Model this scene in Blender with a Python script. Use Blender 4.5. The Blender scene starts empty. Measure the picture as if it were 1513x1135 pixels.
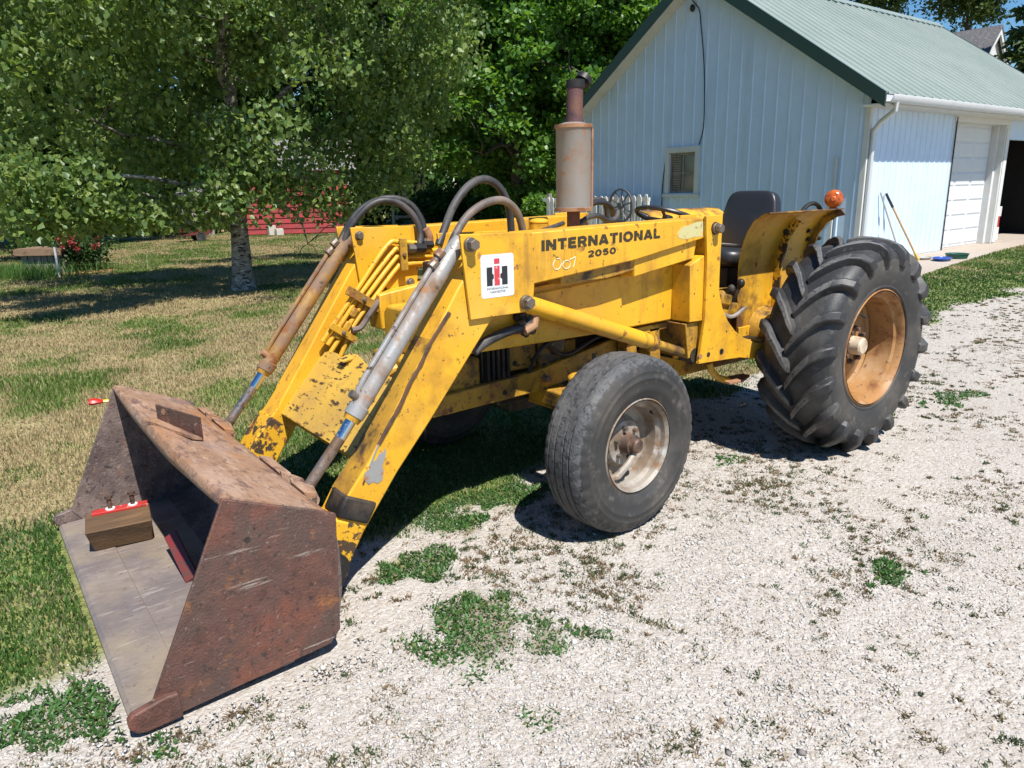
import bpy, math, random
import numpy as np
from mathutils import Vector, Matrix

SC = bpy.context.scene
COL = SC.collection
# ------------------------------------------------------------------ camera
FPX, PITCH, ROLL, PSI = 1082.742, 0.2598, -0.022, 4.0684
PW, PH = 1513.0, 1135.0
CAM = np.array([4.194, 3.1025, 1.5739])
cF = np.array([math.cos(PSI)*math.cos(PITCH), math.sin(PSI)*math.cos(PITCH), -math.sin(PITCH)])
cR = np.array([math.sin(PSI), -math.cos(PSI), 0.0])
cU = np.cross(cR, cF)
_c, _s = math.cos(ROLL), math.sin(ROLL)
cR, cU = _c*cR + _s*cU, -_s*cR + _c*cU
def UN(u, v, axis, val):
    """photo pixel -> point where its sight line meets the plane axis = val"""
    d = cF + cR*(u-PW/2)/FPX - cU*(v-PH/2)/FPX
    i = 'xyz'.index(axis)
    return CAM + d*((val-CAM[i])/d[i])
camd = bpy.data.cameras.new('camera')
camd.sensor_width = 36.0
camd.lens = 36.0*FPX/PW
camd.clip_start = 0.05
camd.clip_end = 2000
cam = bpy.data.objects.new('camera', camd)
COL.objects.link(cam)
cam.matrix_world = Matrix(((cR[0], cU[0], -cF[0], CAM[0]), (cR[1], cU[1], -cF[1], CAM[1]),
                           (cR[2], cU[2], -cF[2], CAM[2]), (0, 0, 0, 1)))
SC.camera = cam
# ------------------------------------------------------------------ sky, sun, exposure
SUN = Vector((0.09, 0.60, 1.0)).normalized()
world = bpy.data.worlds.new('World')
SC.world = world
world.use_nodes = True
wn = world.node_tree
sky = wn.nodes.new('ShaderNodeTexSky')
sky.sky_type = 'NISHITA'
sky.sun_disc = False
sky.sun_elevation = math.asin(SUN.z)
sky.sun_rotation = math.atan2(SUN.x, SUN.y)
sky.air_density = 1.0
sky.dust_density = 0.0
sky.ozone_density = 3.5
bg = wn.nodes['Background']
bg.inputs['Strength'].default_value = 0.08
hsv = wn.nodes.new('ShaderNodeHueSaturation')
hsv.inputs['Saturation'].default_value = 1.3
wn.links.new(sky.outputs[0], hsv.inputs['Color'])
wn.links.new(hsv.outputs[0], bg.inputs['Color'])
sund = bpy.data.lights.new('sun', 'SUN')
sund.energy = 5.0
sund.angle = math.radians(0.55)
sund.color = (1.0, 0.965, 0.915)
sun = bpy.data.objects.new('sun', sund)
COL.objects.link(sun)
sun.rotation_euler = (-SUN).to_track_quat('-Z', 'Y').to_euler()
sun.location = (0, 0, 30)
SC.view_settings.view_transform = 'Standard'
SC.view_settings.look = 'None'
SC.view_settings.exposure = 0.66
SC.view_settings.gamma = 1.0
SC.view_settings.use_curve_mapping = False
SC.cycles.max_bounces = 4
SC.cycles.diffuse_bounces = 2
SC.cycles.glossy_bounces = 2
SC.cycles.transmission_bounces = 2
SC.cycles.transparent_max_bounces = 8

R = random.Random(7)
RNG = np.random.default_rng(11)
rad = math.radians

# ------------------------------------------------------------------ materials
def NN(nt, t, **k):
    n = nt.nodes.new(t)
    for a, b in k.items():
        setattr(n, a, b)
    return n
def mat(name, base, rough=0.6, metal=0.0, layers=(), bump=0.0, bscale=60, vary=0.0, vscale=4.0, spec=0.5, coat=0.0, edge=None):
    """principled material: base colour + masked noise layers.
    layer = (colour, scale, lo, hi, opts) with opts: detail, stretch, rough, metal"""
    m = bpy.data.materials.new(name)
    m.use_nodes = True
    nt = m.node_tree
    p = nt.nodes['Principled BSDF']
    L = nt.links.new
    tc = NN(nt, 'ShaderNodeTexCoord')
    col = NN(nt, 'ShaderNodeRGB'); col.outputs[0].default_value = (*base, 1)
    cs = col.outputs[0]
    rv = NN(nt, 'ShaderNodeValue'); rv.outputs[0].default_value = rough
    rs = rv.outputs[0]
    mv = NN(nt, 'ShaderNodeValue'); mv.outputs[0].default_value = metal
    ms = mv.outputs[0]
    if vary:
        n = NN(nt, 'ShaderNodeTexNoise'); n.inputs['Scale'].default_value = vscale; n.inputs['Detail'].default_value = 5
        L(tc.outputs['Object'], n.inputs['Vector'])
        mr = NN(nt, 'ShaderNodeMapRange'); mr.inputs[1].default_value = 0.3; mr.inputs[2].default_value = 0.7
        mr.inputs[3].default_value = 1-vary; mr.inputs[4].default_value = 1+vary
        L(n.outputs[0], mr.inputs[0])
        hs = NN(nt, 'ShaderNodeHueSaturation')
        L(mr.outputs[0], hs.inputs['Value']); L(cs, hs.inputs['Color'])
        cs = hs.outputs[0]
    for i, ly in enumerate(layers):
        c, sc, lo, hi = ly[:4]
        o = ly[4] if len(ly) > 4 else {}
        mp = NN(nt, 'ShaderNodeMapping')
        mp.inputs['Scale'].default_value = o.get('stretch', (1, 1, 1))
        mp.inputs['Location'].default_value = (i*7.3+1.1, i*3.7, i*5.1)
        if 'rot' in o: mp.inputs['Rotation'].default_value = o['rot']
        L(tc.outputs['Object'], mp.inputs[0])
        n = NN(nt, 'ShaderNodeTexNoise'); n.inputs['Scale'].default_value = sc
        n.inputs['Detail'].default_value = o.get('detail', 5); n.inputs['Roughness'].default_value = o.get('nr', 0.62)
        L(mp.outputs[0], n.inputs['Vector'])
        mr = NN(nt, 'ShaderNodeMapRange'); mr.inputs[1].default_value = lo; mr.inputs[2].default_value = hi
        mr.inputs[4].default_value = o.get('amt', 1.0)
        L(n.outputs[0], mr.inputs[0])
        mx = NN(nt, 'ShaderNodeMix', data_type='RGBA')
        L(mr.outputs[0], mx.inputs[0]); L(cs, mx.inputs[6]); mx.inputs[7].default_value = (*c, 1)
        cs = mx.outputs[2]
        for key, cur in (('rough', 'r'), ('metal', 'm')):
            if key in o:
                mf = NN(nt, 'ShaderNodeMix', data_type='FLOAT')
                L(mr.outputs[0], mf.inputs[0]); L(rs if cur == 'r' else ms, mf.inputs[2]); mf.inputs[3].default_value = o[key]
                if cur == 'r': rs = mf.outputs[0]
                else: ms = mf.outputs[0]
    if edge:
        g = NN(nt, 'ShaderNodeNewGeometry')
        n = NN(nt, 'ShaderNodeTexNoise'); n.inputs['Scale'].default_value = 14; n.inputs['Detail'].default_value = 6
        L(tc.outputs['Object'], n.inputs['Vector'])
        ad = NN(nt, 'ShaderNodeMath', operation='MULTIPLY_ADD'); ad.inputs[1].default_value = 0.16; L(n.outputs[0], ad.inputs[0]); L(g.outputs['Pointiness'], ad.inputs[2])
        mr = NN(nt, 'ShaderNodeMapRange'); mr.inputs[1].default_value = 0.665; mr.inputs[2].default_value = 0.72; L(ad.outputs[0], mr.inputs[0])
        mx = NN(nt, 'ShaderNodeMix', data_type='RGBA'); L(mr.outputs[0], mx.inputs[0]); L(cs, mx.inputs[6]); mx.inputs[7].default_value = (*edge, 1); cs = mx.outputs[2]
    L(cs, p.inputs['Base Color']); L(rs, p.inputs['Roughness']); L(ms, p.inputs['Metallic'])
    p.inputs['Specular IOR Level'].default_value = spec
    if coat:
        p.inputs['Coat Weight'].default_value = coat; p.inputs['Coat Roughness'].default_value = 0.25
    if bump:
        n = NN(nt, 'ShaderNodeTexNoise'); n.inputs['Scale'].default_value = bscale; n.inputs['Detail'].default_value = 6
        L(tc.outputs['Object'], n.inputs['Vector'])
        b = NN(nt, 'ShaderNodeBump'); b.inputs['Strength'].default_value = bump; b.inputs['Distance'].default_value = 0.01
        L(n.outputs[0], b.inputs['Height']); L(b.outputs[0], p.inputs['Normal'])
    return m

YB = (0.70, 0.365, 0.016)
GRIME = (0.055, 0.032, 0.014); RUST = (0.20, 0.075, 0.022)
M = {}
M['yellow'] = mat('yellow_paint', YB, 0.45, 0, [
    ((0.54, 0.26, 0.02), 2.2, 0.42, 0.70, dict(amt=0.7)),
    ((0.66, 0.42, 0.08), 3.1, 0.52, 0.74, dict(amt=0.5, rough=0.6)),
    ((0.30, 0.14, 0.02), 4.2, 0.54, 0.74, dict(rough=0.75, amt=0.8)),
    ((0.22, 0.11, 0.02), 7, 0.58, 0.72, dict(stretch=(1.3, 1, 0.16), amt=0.6, rough=0.7)),
    (RUST, 15, 0.625, 0.69, dict(rough=0.85, amt=0.9)),
    (GRIME, 30, 0.65, 0.70, dict(rough=0.8)),
    (GRIME, 75, 0.655, 0.69, dict(rough=0.8, amt=0.8))], bump=0.07, bscale=90, vary=0.08, edge=(0.11, 0.052, 0.02))
M['yellow_dirty'] = mat('yellow_paint_oily', (0.52, 0.28, 0.02), 0.5, 0, [
    ((0.22, 0.11, 0.02), 3.2, 0.40, 0.68, dict(rough=0.7)),
    (GRIME, 5.5, 0.52, 0.66, dict(rough=0.6)),
    (RUST, 13, 0.57, 0.66, dict(rough=0.85)),
    (GRIME, 40, 0.60, 0.68)], bump=0.12, bscale=70, vary=0.15, edge=(0.09, 0.045, 0.02))
M['yellow_chip'] = mat('yellow_paint_chipped', (0.66, 0.35, 0.015), 0.5, 0, [
    (GRIME, 13, 0.505, 0.535, dict(rough=0.85)),
    (RUST, 22, 0.57, 0.60, dict(rough=0.9))], bump=0.15, bscale=50, vary=0.1)
M['scuffed'] = mat('yellow_paint_scuffed', (0.60, 0.36, 0.05), 0.5, 0, [
    ((0.42, 0.25, 0.06), 3, 0.42, 0.66, dict(rough=0.65)),
    (GRIME, 14, 0.565, 0.62, dict(stretch=(1, 0.5, 1.8), rough=0.8)),
    (GRIME, 34, 0.60, 0.65, dict(stretch=(1, 0.4, 1.8), rough=0.8)),
    (RUST, 24, 0.64, 0.70)], bump=0.1, bscale=60, vary=0.1)
M['grey_paint'] = mat('worn_silver_paint', (0.34, 0.335, 0.325), 0.42, 0.35, [
    ((0.18, 0.105, 0.06), 4, 0.50, 0.64, dict(rough=0.8, metal=0.0, stretch=(1, 1, 0.6))),
    ((0.30, 0.13, 0.04), 12, 0.58, 0.68, dict(rough=0.85, metal=0.0)),
    (GRIME, 22, 0.62, 0.70, dict(metal=0.0))], bump=0.08, bscale=60, vary=0.1)
M['brown_paint'] = mat('rusty_yellow_barrel', (0.34, 0.18, 0.035), 0.5, 0.1, [
    ((0.20, 0.125, 0.08), 4, 0.38, 0.54, dict(rough=0.8)),
    (RUST, 12, 0.56, 0.66, dict(rough=0.85)), (GRIME, 26, 0.6, 0.68)], bump=0.1, bscale=60, vary=0.15)
M['chrome'] = mat('chrome_rod', (0.60, 0.62, 0.65), 0.2, 1.0, [
    ((0.10, 0.06, 0.04), 30, 0.60, 0.68, dict(rough=0.85, metal=0.0))], bump=0.03)
M['rod_rust'] = mat('pitted_rod', (0.34, 0.30, 0.27), 0.32, 0.9, [
    ((0.15, 0.095, 0.06), 6, 0.42, 0.56, dict(rough=0.6, metal=0.4)),
    ((0.07, 0.045, 0.03), 26, 0.54, 0.62, dict(rough=0.8, metal=0.0))], bump=0.12)
M['faded'] = mat('faded_paint', (0.62, 0.36, 0.03), 0.6, 0, [((0.50, 0.46, 0.22), 9, 0.40, 0.54), ((0.20, 0.12, 0.04), 30, 0.60, 0.68)])
M['grease'] = mat('caked_grease', (0.022, 0.017, 0.012), 0.85, 0, [((0.09, 0.055, 0.03), 18, 0.52, 0.64)], bump=0.5, bscale=70)
M['groove'] = mat('rust_groove', (0.10, 0.048, 0.022), 0.8, 0, [((0.05, 0.03, 0.02), 20, 0.5, 0.6)], bump=0.2)
M['steel'] = mat('dirty_steel', (0.20, 0.17, 0.14), 0.5, 0.7, [
    (RUST, 9, 0.5, 0.66, dict(rough=0.85, metal=0.1)), (GRIME, 18, 0.55, 0.66, dict(metal=0.1))], bump=0.1)
M['rust_side'] = mat('rusted_plate', (0.112, 0.050, 0.036), 0.62, 0.1, [
    ((0.085, 0.055, 0.045), 3.0, 0.46, 0.66, dict()),
    ((0.20, 0.062, 0.034), 4.0, 0.54, 0.72, dict(rough=0.8)),
    ((0.30, 0.115, 0.035), 9, 0.62, 0.74, dict(rough=0.9, amt=0.7)),
    ((0.36, 0.31, 0.26), 7, 0.60, 0.70, dict(stretch=(0.22, 1, 1.7), rot=(0, -0.35, 0), amt=0.6, detail=9, nr=0.75)),
    ((0.38, 0.33, 0.28), 22, 0.64, 0.69, dict(stretch=(0.12, 1, 1.9), rot=(0, -0.5, 0), amt=0.6)),
    ((0.26, 0.20, 0.16), 55, 0.60, 0.68, dict(amt=0.55)),
    ((0.035, 0.025, 0.022), 42, 0.57, 0.66, dict(amt=0.75))], bump=0.4, bscale=110, vary=0.28, vscale=22)
M['rust_top'] = mat('flaking_rust_plate', (0.27, 0.155, 0.095), 0.75, 0, [
    ((0.36, 0.235, 0.165), 4.5, 0.46, 0.64, dict(stretch=(1, 0.4, 1))),
    ((0.33, 0.145, 0.05), 5.0, 0.48, 0.66, dict(stretch=(1, 0.35, 1), amt=0.8)),
    ((0.15, 0.085, 0.065), 12, 0.54, 0.63, dict(stretch=(1.2, 0.5, 1), detail=8, nr=0.7)),
    ((0.40, 0.27, 0.19), 30, 0.56, 0.64, dict(stretch=(1.3, 0.4, 1), amt=0.7)),
    ((0.12, 0.07, 0.05), 45, 0.60, 0.66, dict(stretch=(1, 0.3, 1), amt=0.8)),
    ((0.17, 0.13, 0.125), 3.2, 0.58, 0.75, dict(amt=0.8))], bump=0.6, bscale=60, vary=0.2, vscale=26)
M['rust_in'] = mat('worn_inside_plate', (0.17, 0.125, 0.11), 0.6, 0.2, [
    ((0.10, 0.07, 0.065), 5, 0.45, 0.62), ((0.25, 0.18, 0.14), 11, 0.56, 0.70, dict(amt=0.8)),
    ((0.20, 0.085, 0.04), 16, 0.60, 0.72), ((0.34, 0.27, 0.22), 60, 0.60, 0.67, dict(amt=0.7)), ((0.04, 0.03, 0.028), 38, 0.57, 0.65, dict(amt=0.8))], bump=0.4, bscale=90, vary=0.3, vscale=24)
M['floor_steel'] = mat('scoured_floor_plate', (0.26, 0.215, 0.185), 0.5, 0.25, [
    ((0.185, 0.155, 0.15), 4, 0.44, 0.62, dict(stretch=(0.5, 1.2, 1))),
    ((0.33, 0.26, 0.18), 2.5, 0.44, 0.66, dict(amt=0.85)),
    ((0.14, 0.12, 0.12), 18, 0.60, 0.70, dict(stretch=(0.4, 1, 1), amt=0.7)), ((0.42, 0.37, 0.33), 34, 0.60, 0.68, dict(stretch=(0.15, 1, 1), amt=0.7)), ((0.16, 0.10, 0.07), 50, 0.62, 0.68, dict(amt=0.7))], bump=0.25, bscale=70, vary=0.16, vscale=20)
M['rubber'] = mat('tyre_rubber', (0.024, 0.024, 0.025), 0.52, 0, [
    ((0.085, 0.080, 0.072), 3, 0.48, 0.72, dict(rough=0.8)),
    ((0.15, 0.14, 0.125), 28, 0.58, 0.74, dict(rough=0.9, amt=0.55))], bump=0.12, bscale=120, vary=0.2, vscale=10)
M['lug_top'] = mat('scuffed_lug', (0.075, 0.074, 0.073), 0.7, 0, [((0.14, 0.135, 0.125), 9, 0.45, 0.65, dict(rough=0.85)), ((0.022, 0.022, 0.023), 60, 0.56, 0.62)], bump=0.25, bscale=160, vary=0.2, vscale=16)
M['rubber_dusty'] = mat('dusty_sidewall', (0.030, 0.029, 0.028), 0.6, 0, [
    ((0.105, 0.09, 0.073), 2.6, 0.46, 0.70, dict(rough=0.85, amt=0.7)),
    ((0.14, 0.125, 0.105), 22, 0.58, 0.70, dict(rough=0.9, amt=0.5)), ((0.16, 0.14, 0.115), 7, 0.60, 0.66, dict(stretch=(1, 1, 1), amt=0.4, detail=9, nr=0.75))], bump=0.06, bscale=140, vary=0.15, vscale=8)
M['tread'] = mat('worn_front_tread', (0.070, 0.070, 0.071), 0.68, 0, [
    ((0.125, 0.12, 0.115), 6, 0.46, 0.68, dict(amt=0.8)),
    ((0.030, 0.030, 0.032), 42, 0.53, 0.60, dict(stretch=(1, 1, 1)))], bump=0.5, bscale=75, vary=0.2, vscale=20)
M['rear_rim'] = mat('faded_tan_rim', (0.33, 0.175, 0.065), 0.6, 0, [
    ((0.30, 0.13, 0.03), 3, 0.42, 0.62), ((0.17, 0.065, 0.02), 7, 0.52, 0.66, dict(rough=0.85)),
    ((0.40, 0.26, 0.14), 5, 0.55, 0.75), ((0.09, 0.05, 0.03), 26, 0.62, 0.70)], bump=0.08, vary=0.08)
M['front_rim'] = mat('weathered_white_rim', (0.30, 0.265, 0.22), 0.55, 0.15, [
    ((0.17, 0.12, 0.08), 6, 0.44, 0.62, dict(rough=0.8)), ((0.22, 0.105, 0.05), 11, 0.56, 0.68, dict(rough=0.85)),
    ((0.40, 0.385, 0.36), 8, 0.58, 0.70), ((0.07, 0.05, 0.04), 24, 0.62, 0.70)], bump=0.1, vary=0.1)
M['hub_cream'] = mat('cream_hub', (0.55, 0.45, 0.33), 0.5, 0, [((0.3, 0.2, 0.12), 9, 0.52, 0.7)], bump=0.05)
M['hub_rust'] = mat('greasy_hub', (0.105, 0.065, 0.048), 0.6, 0.3, [((0.2, 0.12, 0.08), 14, 0.5, 0.66), ((0.03, 0.02, 0.018), 22, 0.55, 0.66)], bump=0.2)
M['muffler'] = mat('aluminised_muffler', (0.29, 0.275, 0.25), 0.5, 0.3, [
    ((0.27, 0.18, 0.12), 3.5, 0.48, 0.70, dict(metal=0.1, rough=0.7)),
    ((0.33, 0.15, 0.06), 9, 0.62, 0.70, dict(metal=0, rough=0.85))], bump=0.08, vary=0.08)
M['stack'] = mat('rust_purple_pipe', (0.115, 0.055, 0.055), 0.65, 0.2, [((0.17, 0.08, 0.05), 10, 0.5, 0.66), ((0.04, 0.03, 0.03), 6, 0.58, 0.7)], bump=0.15)
M['ring_rust'] = mat('orange_rust_ring', (0.32, 0.17, 0.09), 0.75, 0, [((0.2, 0.08, 0.03), 12, 0.5, 0.62)], bump=0.15)
M['hose'] = mat('rubber_hose', (0.030, 0.029, 0.029), 0.45, 0, [((0.085, 0.075, 0.07), 4, 0.46, 0.68, dict(rough=0.8)), ((0.025, 0.024, 0.024), 18, 0.56, 0.66)], bump=0.08, bscale=150)
M['hose_tan'] = mat('dusty_hose', (0.12, 0.095, 0.08), 0.6, 0, [((0.19, 0.145, 0.115), 6, 0.5, 0.66), ((0.04, 0.035, 0.033), 9, 0.55, 0.66)], bump=0.08, bscale=150)
M['black'] = mat('black_iron', (0.018, 0.017, 0.016), 0.5, 0.2, [((0.07, 0.05, 0.035), 7, 0.5, 0.68, dict(rough=0.8))], bump=0.15)
M['vinyl'] = mat('black_vinyl', (0.022, 0.022, 0.024), 0.38, 0, [((0.05, 0.048, 0.046), 4, 0.5, 0.72, dict(rough=0.6))], bump=0.05, bscale=200)
M['amber'] = mat('amber_lens', (0.50, 0.10, 0.012), 0.22, 0, [((0.30, 0.05, 0.01), 30, 0.5, 0.6)], coat=0.3)
M['engine'] = mat('oily_engine', (0.035, 0.028, 0.02), 0.45, 0.2, [((0.13, 0.075, 0.02), 7, 0.55, 0.68, dict(rough=0.7)), ((0.012, 0.011, 0.01), 14, 0.5, 0.6)], bump=0.25, bscale=40)
M['wood_block'] = mat('weathered_timber', (0.13, 0.072, 0.032), 0.75, 0, [
    ((0.085, 0.05, 0.026), 7, 0.45, 0.62, dict(stretch=(0.2, 1.5, 2))), ((0.19, 0.11, 0.05), 14, 0.55, 0.7, dict(stretch=(0.2, 1.5, 2)))], bump=0.25, bscale=50)
M['red'] = mat('red_paint', (0.42, 0.028, 0.022), 0.45, 0, [((0.55, 0.32, 0.28), 24, 0.60, 0.68), ((0.12, 0.04, 0.03), 10, 0.58, 0.68)], bump=0.08)
M['red_dull'] = mat('dull_red_paint', (0.16, 0.022, 0.020), 0.5, 0, [((0.08, 0.04, 0.03), 10, 0.5, 0.66)], bump=0.08)
M['ribbon_red'] = mat('ribbon_red', (0.60, 0.02, 0.015), 0.4)
M['ribbon_yellow'] = mat('ribbon_yellow', (0.75, 0.62, 0.02), 0.4)
M['decal_white'] = mat('decal_white', (0.64, 0.65, 0.66), 0.4, 0, [((0.5, 0.45, 0.36), 26, 0.62, 0.72)])
M['decal_black'] = mat('decal_black', (0.018, 0.018, 0.02), 0.45, 0, [((0.4, 0.4, 0.4), 60, 0.66, 0.70)])
M['decal_red'] = mat('decal_red', (0.52, 0.045, 0.055), 0.45, 0, [((0.70, 0.52, 0.52), 55, 0.60, 0.66)])
M['letter_black'] = mat('letter_black', (0.035, 0.026, 0.010), 0.5, 0, [((0.5, 0.27, 0.02), 55, 0.64, 0.68)])
M['chalk'] = mat('chalk', (0.72, 0.62, 0.42), 0.9)
# ---- setting
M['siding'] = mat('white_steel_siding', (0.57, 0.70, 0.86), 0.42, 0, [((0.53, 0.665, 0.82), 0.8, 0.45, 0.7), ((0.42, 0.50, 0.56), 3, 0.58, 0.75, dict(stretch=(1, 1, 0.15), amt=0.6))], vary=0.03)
M['trim_white'] = mat('white_trim', (0.62, 0.62, 0.60), 0.5, 0, [((0.55, 0.53, 0.46), 4, 0.5, 0.75, dict(amt=0.7))], vary=0.03)
M['soffit'] = mat('soffit', (0.62, 0.61, 0.57), 0.6, 0, [((0.5, 0.48, 0.43), 5, 0.5, 0.75)])
M['door_white'] = mat('door_enamel', (0.64, 0.66, 0.68), 0.4, 0, [((0.66, 0.64, 0.58), 2.5, 0.55, 0.8, dict(amt=0.6))], vary=0.02)
M['roof_green'] = mat('green_steel_roof', (0.205, 0.25, 0.222), 0.45, 0, [((0.245, 0.285, 0.262), 0.7, 0.42, 0.68), ((0.17, 0.215, 0.19), 5, 0.58, 0.75, dict(stretch=(1, 0.2, 0.2), amt=0.6))], vary=0.03)
M['trim_green'] = mat('dark_green_trim', (0.022, 0.050, 0.042), 0.4)
M['gutter'] = mat('gutter_white', (0.58, 0.59, 0.60), 0.4, 0, [((0.5, 0.5, 0.48), 3, 0.52, 0.8)])
M['gutter_grey'] = mat('downspout_metal', (0.55, 0.57, 0.59), 0.4, 0.2)
M['concrete'] = mat('concrete', (0.38, 0.32, 0.26), 0.85, 0, [((0.36, 0.29, 0.225), 1.5, 0.45, 0.7), ((0.30, 0.25, 0.20), 16, 0.56, 0.72)], bump=0.15, bscale=60)
M['glass'] = mat('window_glass', (0.05, 0.065, 0.075), 0.06, 0, spec=0.8)
M['dark'] = mat('interior_shade', (0.016, 0.015, 0.014), 0.8, vary=0.2)  # near-black colour stands in for the shade indoors
M['cable'] = mat('black_cable', (0.015, 0.015, 0.016), 0.5)
M['picket'] = mat('peeling_white_picket', (0.60, 0.59, 0.55), 0.7, 0, [((0.30, 0.27, 0.24), 6, 0.50, 0.66, dict(stretch=(1.5, 1.5, 0.25)))], bump=0.1)
M['iron_wheel'] = mat('grey_iron', (0.10, 0.105, 0.12), 0.5, 0.3, [((0.16, 0.13, 0.11), 9, 0.5, 0.66)])
M['shingle'] = mat('grey_shingles', (0.115, 0.112, 0.118), 0.85, 0, [((0.17, 0.16, 0.16), 3, 0.5, 0.62, dict(stretch=(1, 3, 3))), ((0.06, 0.06, 0.065), 22, 0.52, 0.62)], bump=0.3, bscale=30)
M['barn_red'] = mat('barn_red', (0.30, 0.028, 0.030), 0.6, 0, [((0.20, 0.03, 0.03), 3, 0.45, 0.7), ((0.35, 0.12, 0.1), 12, 0.6, 0.75)])
M['barn_roof'] = mat('tin_roof', (0.25, 0.24, 0.23), 0.5, 0.4, vary=0.15)
M['old_wood'] = mat('grey_weathered_wood', (0.27, 0.24, 0.215), 0.85, 0, [((0.15, 0.125, 0.11), 8, 0.46, 0.66, dict(stretch=(2, 2, 0.3)))], bump=0.2)
M['brown_wood'] = mat('brown_weathered_wood', (0.22, 0.14, 0.085), 0.85, 0, [((0.12, 0.08, 0.05), 7, 0.46, 0.66, dict(stretch=(0.4, 2, 2)))], bump=0.2)
M['cinder'] = mat('cinder_block', (0.46, 0.43, 0.38), 0.9, bump=0.3, vary=0.1)
M['pole_wood'] = mat('varnished_handle', (0.48, 0.28, 0.11), 0.45, vary=0.1)
M['pole_grey'] = mat('grey_handle', (0.36, 0.34, 0.31), 0.6, vary=0.1)
M['bristle'] = mat('yellow_bristle', (0.52, 0.34, 0.06), 0.8)
M['blue_plastic'] = mat('blue_plastic', (0.02, 0.07, 0.30), 0.4)
M['green_plastic'] = mat('green_plastic', (0.015, 0.10, 0.07), 0.4)
M['red_plastic'] = mat('red_plastic', (0.42, 0.015, 0.02), 0.4)
M['carton'] = mat('white_carton', (0.62, 0.58, 0.56), 0.6)
M['mulch'] = mat('orange_mulch', (0.45, 0.22, 0.10), 0.9, bump=0.4, vary=0.2)
M['stone'] = None

def bark(name, base, dark, pale, sc=6):
    return mat(name, base, 0.85, 0, [(dark, sc, 0.48, 0.58, dict(stretch=(1, 1, 2.2))), (pale, sc*1.6, 0.55, 0.64, dict(stretch=(1, 1, 3))), (dark, sc*4, 0.58, 0.68, dict(stretch=(1, 1, 0.5)))], bump=0.6, bscale=26, vary=0.15)
M['birch_bark'] = bark('birch_bark', (0.26, 0.235, 0.205), (0.045, 0.038, 0.034), (0.48, 0.46, 0.43))
M['dark_bark'] = bark('dark_bark', (0.085, 0.066, 0.052), (0.03, 0.024, 0.02), (0.15, 0.125, 0.1))

def leafmat(name, cols, rough=0.38, tl=0.35, spec=0.5):
    m = bpy.data.materials.new(name); m.use_nodes = True
    nt = m.node_tree; L = nt.links.new
    p = nt.nodes['Principled BSDF']; out = nt.nodes['Material Output']
    g = NN(nt, 'ShaderNodeNewGeometry')
    cr = NN(nt, 'ShaderNodeValToRGB')
    el = cr.color_ramp.elements
    el[0].position = 0; el[0].color = (*cols[0], 1)
    el[1].position = 1; el[1].color = (*cols[-1], 1)
    for i, c in enumerate(cols[1:-1]):
        e = el.new((i+1)/(len(cols)-1)); e.color = (*c, 1)
    L(g.outputs['Random Per Island'], cr.inputs[0])
    L(cr.outputs[0], p.inputs['Base Color'])
    p.inputs['Roughness'].default_value = rough
    p.inputs['Specular IOR Level'].default_value = spec
    t = NN(nt, 'ShaderNodeBsdfTranslucent')
    hs = NN(nt, 'ShaderNodeHueSaturation'); hs.inputs['Value'].default_value = 1.5; hs.inputs['Saturation'].default_value = 1.15; hs.inputs['Hue'].default_value = 0.488
    L(cr.outputs[0], hs.inputs['Color']); L(hs.outputs[0], t.inputs['Color'])
    mx = NN(nt, 'ShaderNodeMixShader'); mx.inputs[0].default_value = tl
    L(p.outputs[0], mx.inputs[1]); L(t.outputs[0], mx.inputs[2]); L(mx.outputs[0], out.inputs['Surface'])
    return m
M['leaf_birch'] = leafmat('birch_leaf', [(0.085, 0.150, 0.045), (0.12, 0.20, 0.052), (0.165, 0.25, 0.062), (0.23, 0.30, 0.085), (0.105, 0.18, 0.07)], 0.42, 0.46, 0.45)
M['leaf_maple'] = leafmat('maple_leaf', [(0.062, 0.145, 0.028), (0.09, 0.20, 0.034), (0.12, 0.245, 0.042), (0.155, 0.275, 0.05)], 0.42, 0.40, 0.4)
M['leaf_dark'] = leafmat('dark_leaf', [(0.036, 0.085, 0.022), (0.052, 0.115, 0.026), (0.075, 0.145, 0.032)], 0.45, 0.35, 0.35)
M['leaf_conifer'] = leafmat('conifer_leaf', [(0.035, 0.070, 0.022), (0.06, 0.10, 0.025), (0.095, 0.13, 0.03)], 0.5, 0.25, 0.3)
M['leaf_rose'] = leafmat('rose_leaf', [(0.03, 0.07, 0.02), (0.05, 0.10, 0.025)], 0.4, 0.3)
M['petal'] = leafmat('rose_petal', [(0.24, 0.018, 0.03), (0.34, 0.04, 0.04), (0.30, 0.07, 0.035)], 0.5, 0.3)

def attrmat(name, rough, tl=0.0, bump=0.0, bscale=80):
    m = bpy.data.materials.new(name); m.use_nodes = True
    nt = m.node_tree; L = nt.links.new
    p = nt.nodes['Principled BSDF']
    a = NN(nt, 'ShaderNodeAttribute'); a.attribute_name = 'col'
    L(a.outputs['Color'], p.inputs['Base Color']); p.inputs['Roughness'].default_value = rough
    p.inputs['Specular IOR Level'].default_value = 0.3
    if tl:
        t = NN(nt, 'ShaderNodeBsdfTranslucent'); L(a.outputs['Color'], t.inputs['Color'])
        mx = NN(nt, 'ShaderNodeMixShader'); mx.inputs[0].default_value = tl
        L(p.outputs[0], mx.inputs[1]); L(t.outputs[0], mx.inputs[2]); L(mx.outputs[0], nt.nodes['Material Output'].inputs['Surface'])
    return m
M['blade'] = attrmat('grass_blade', 0.5, 0.3)
M['pebble'] = attrmat('limestone_pebble', 0.85)

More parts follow.
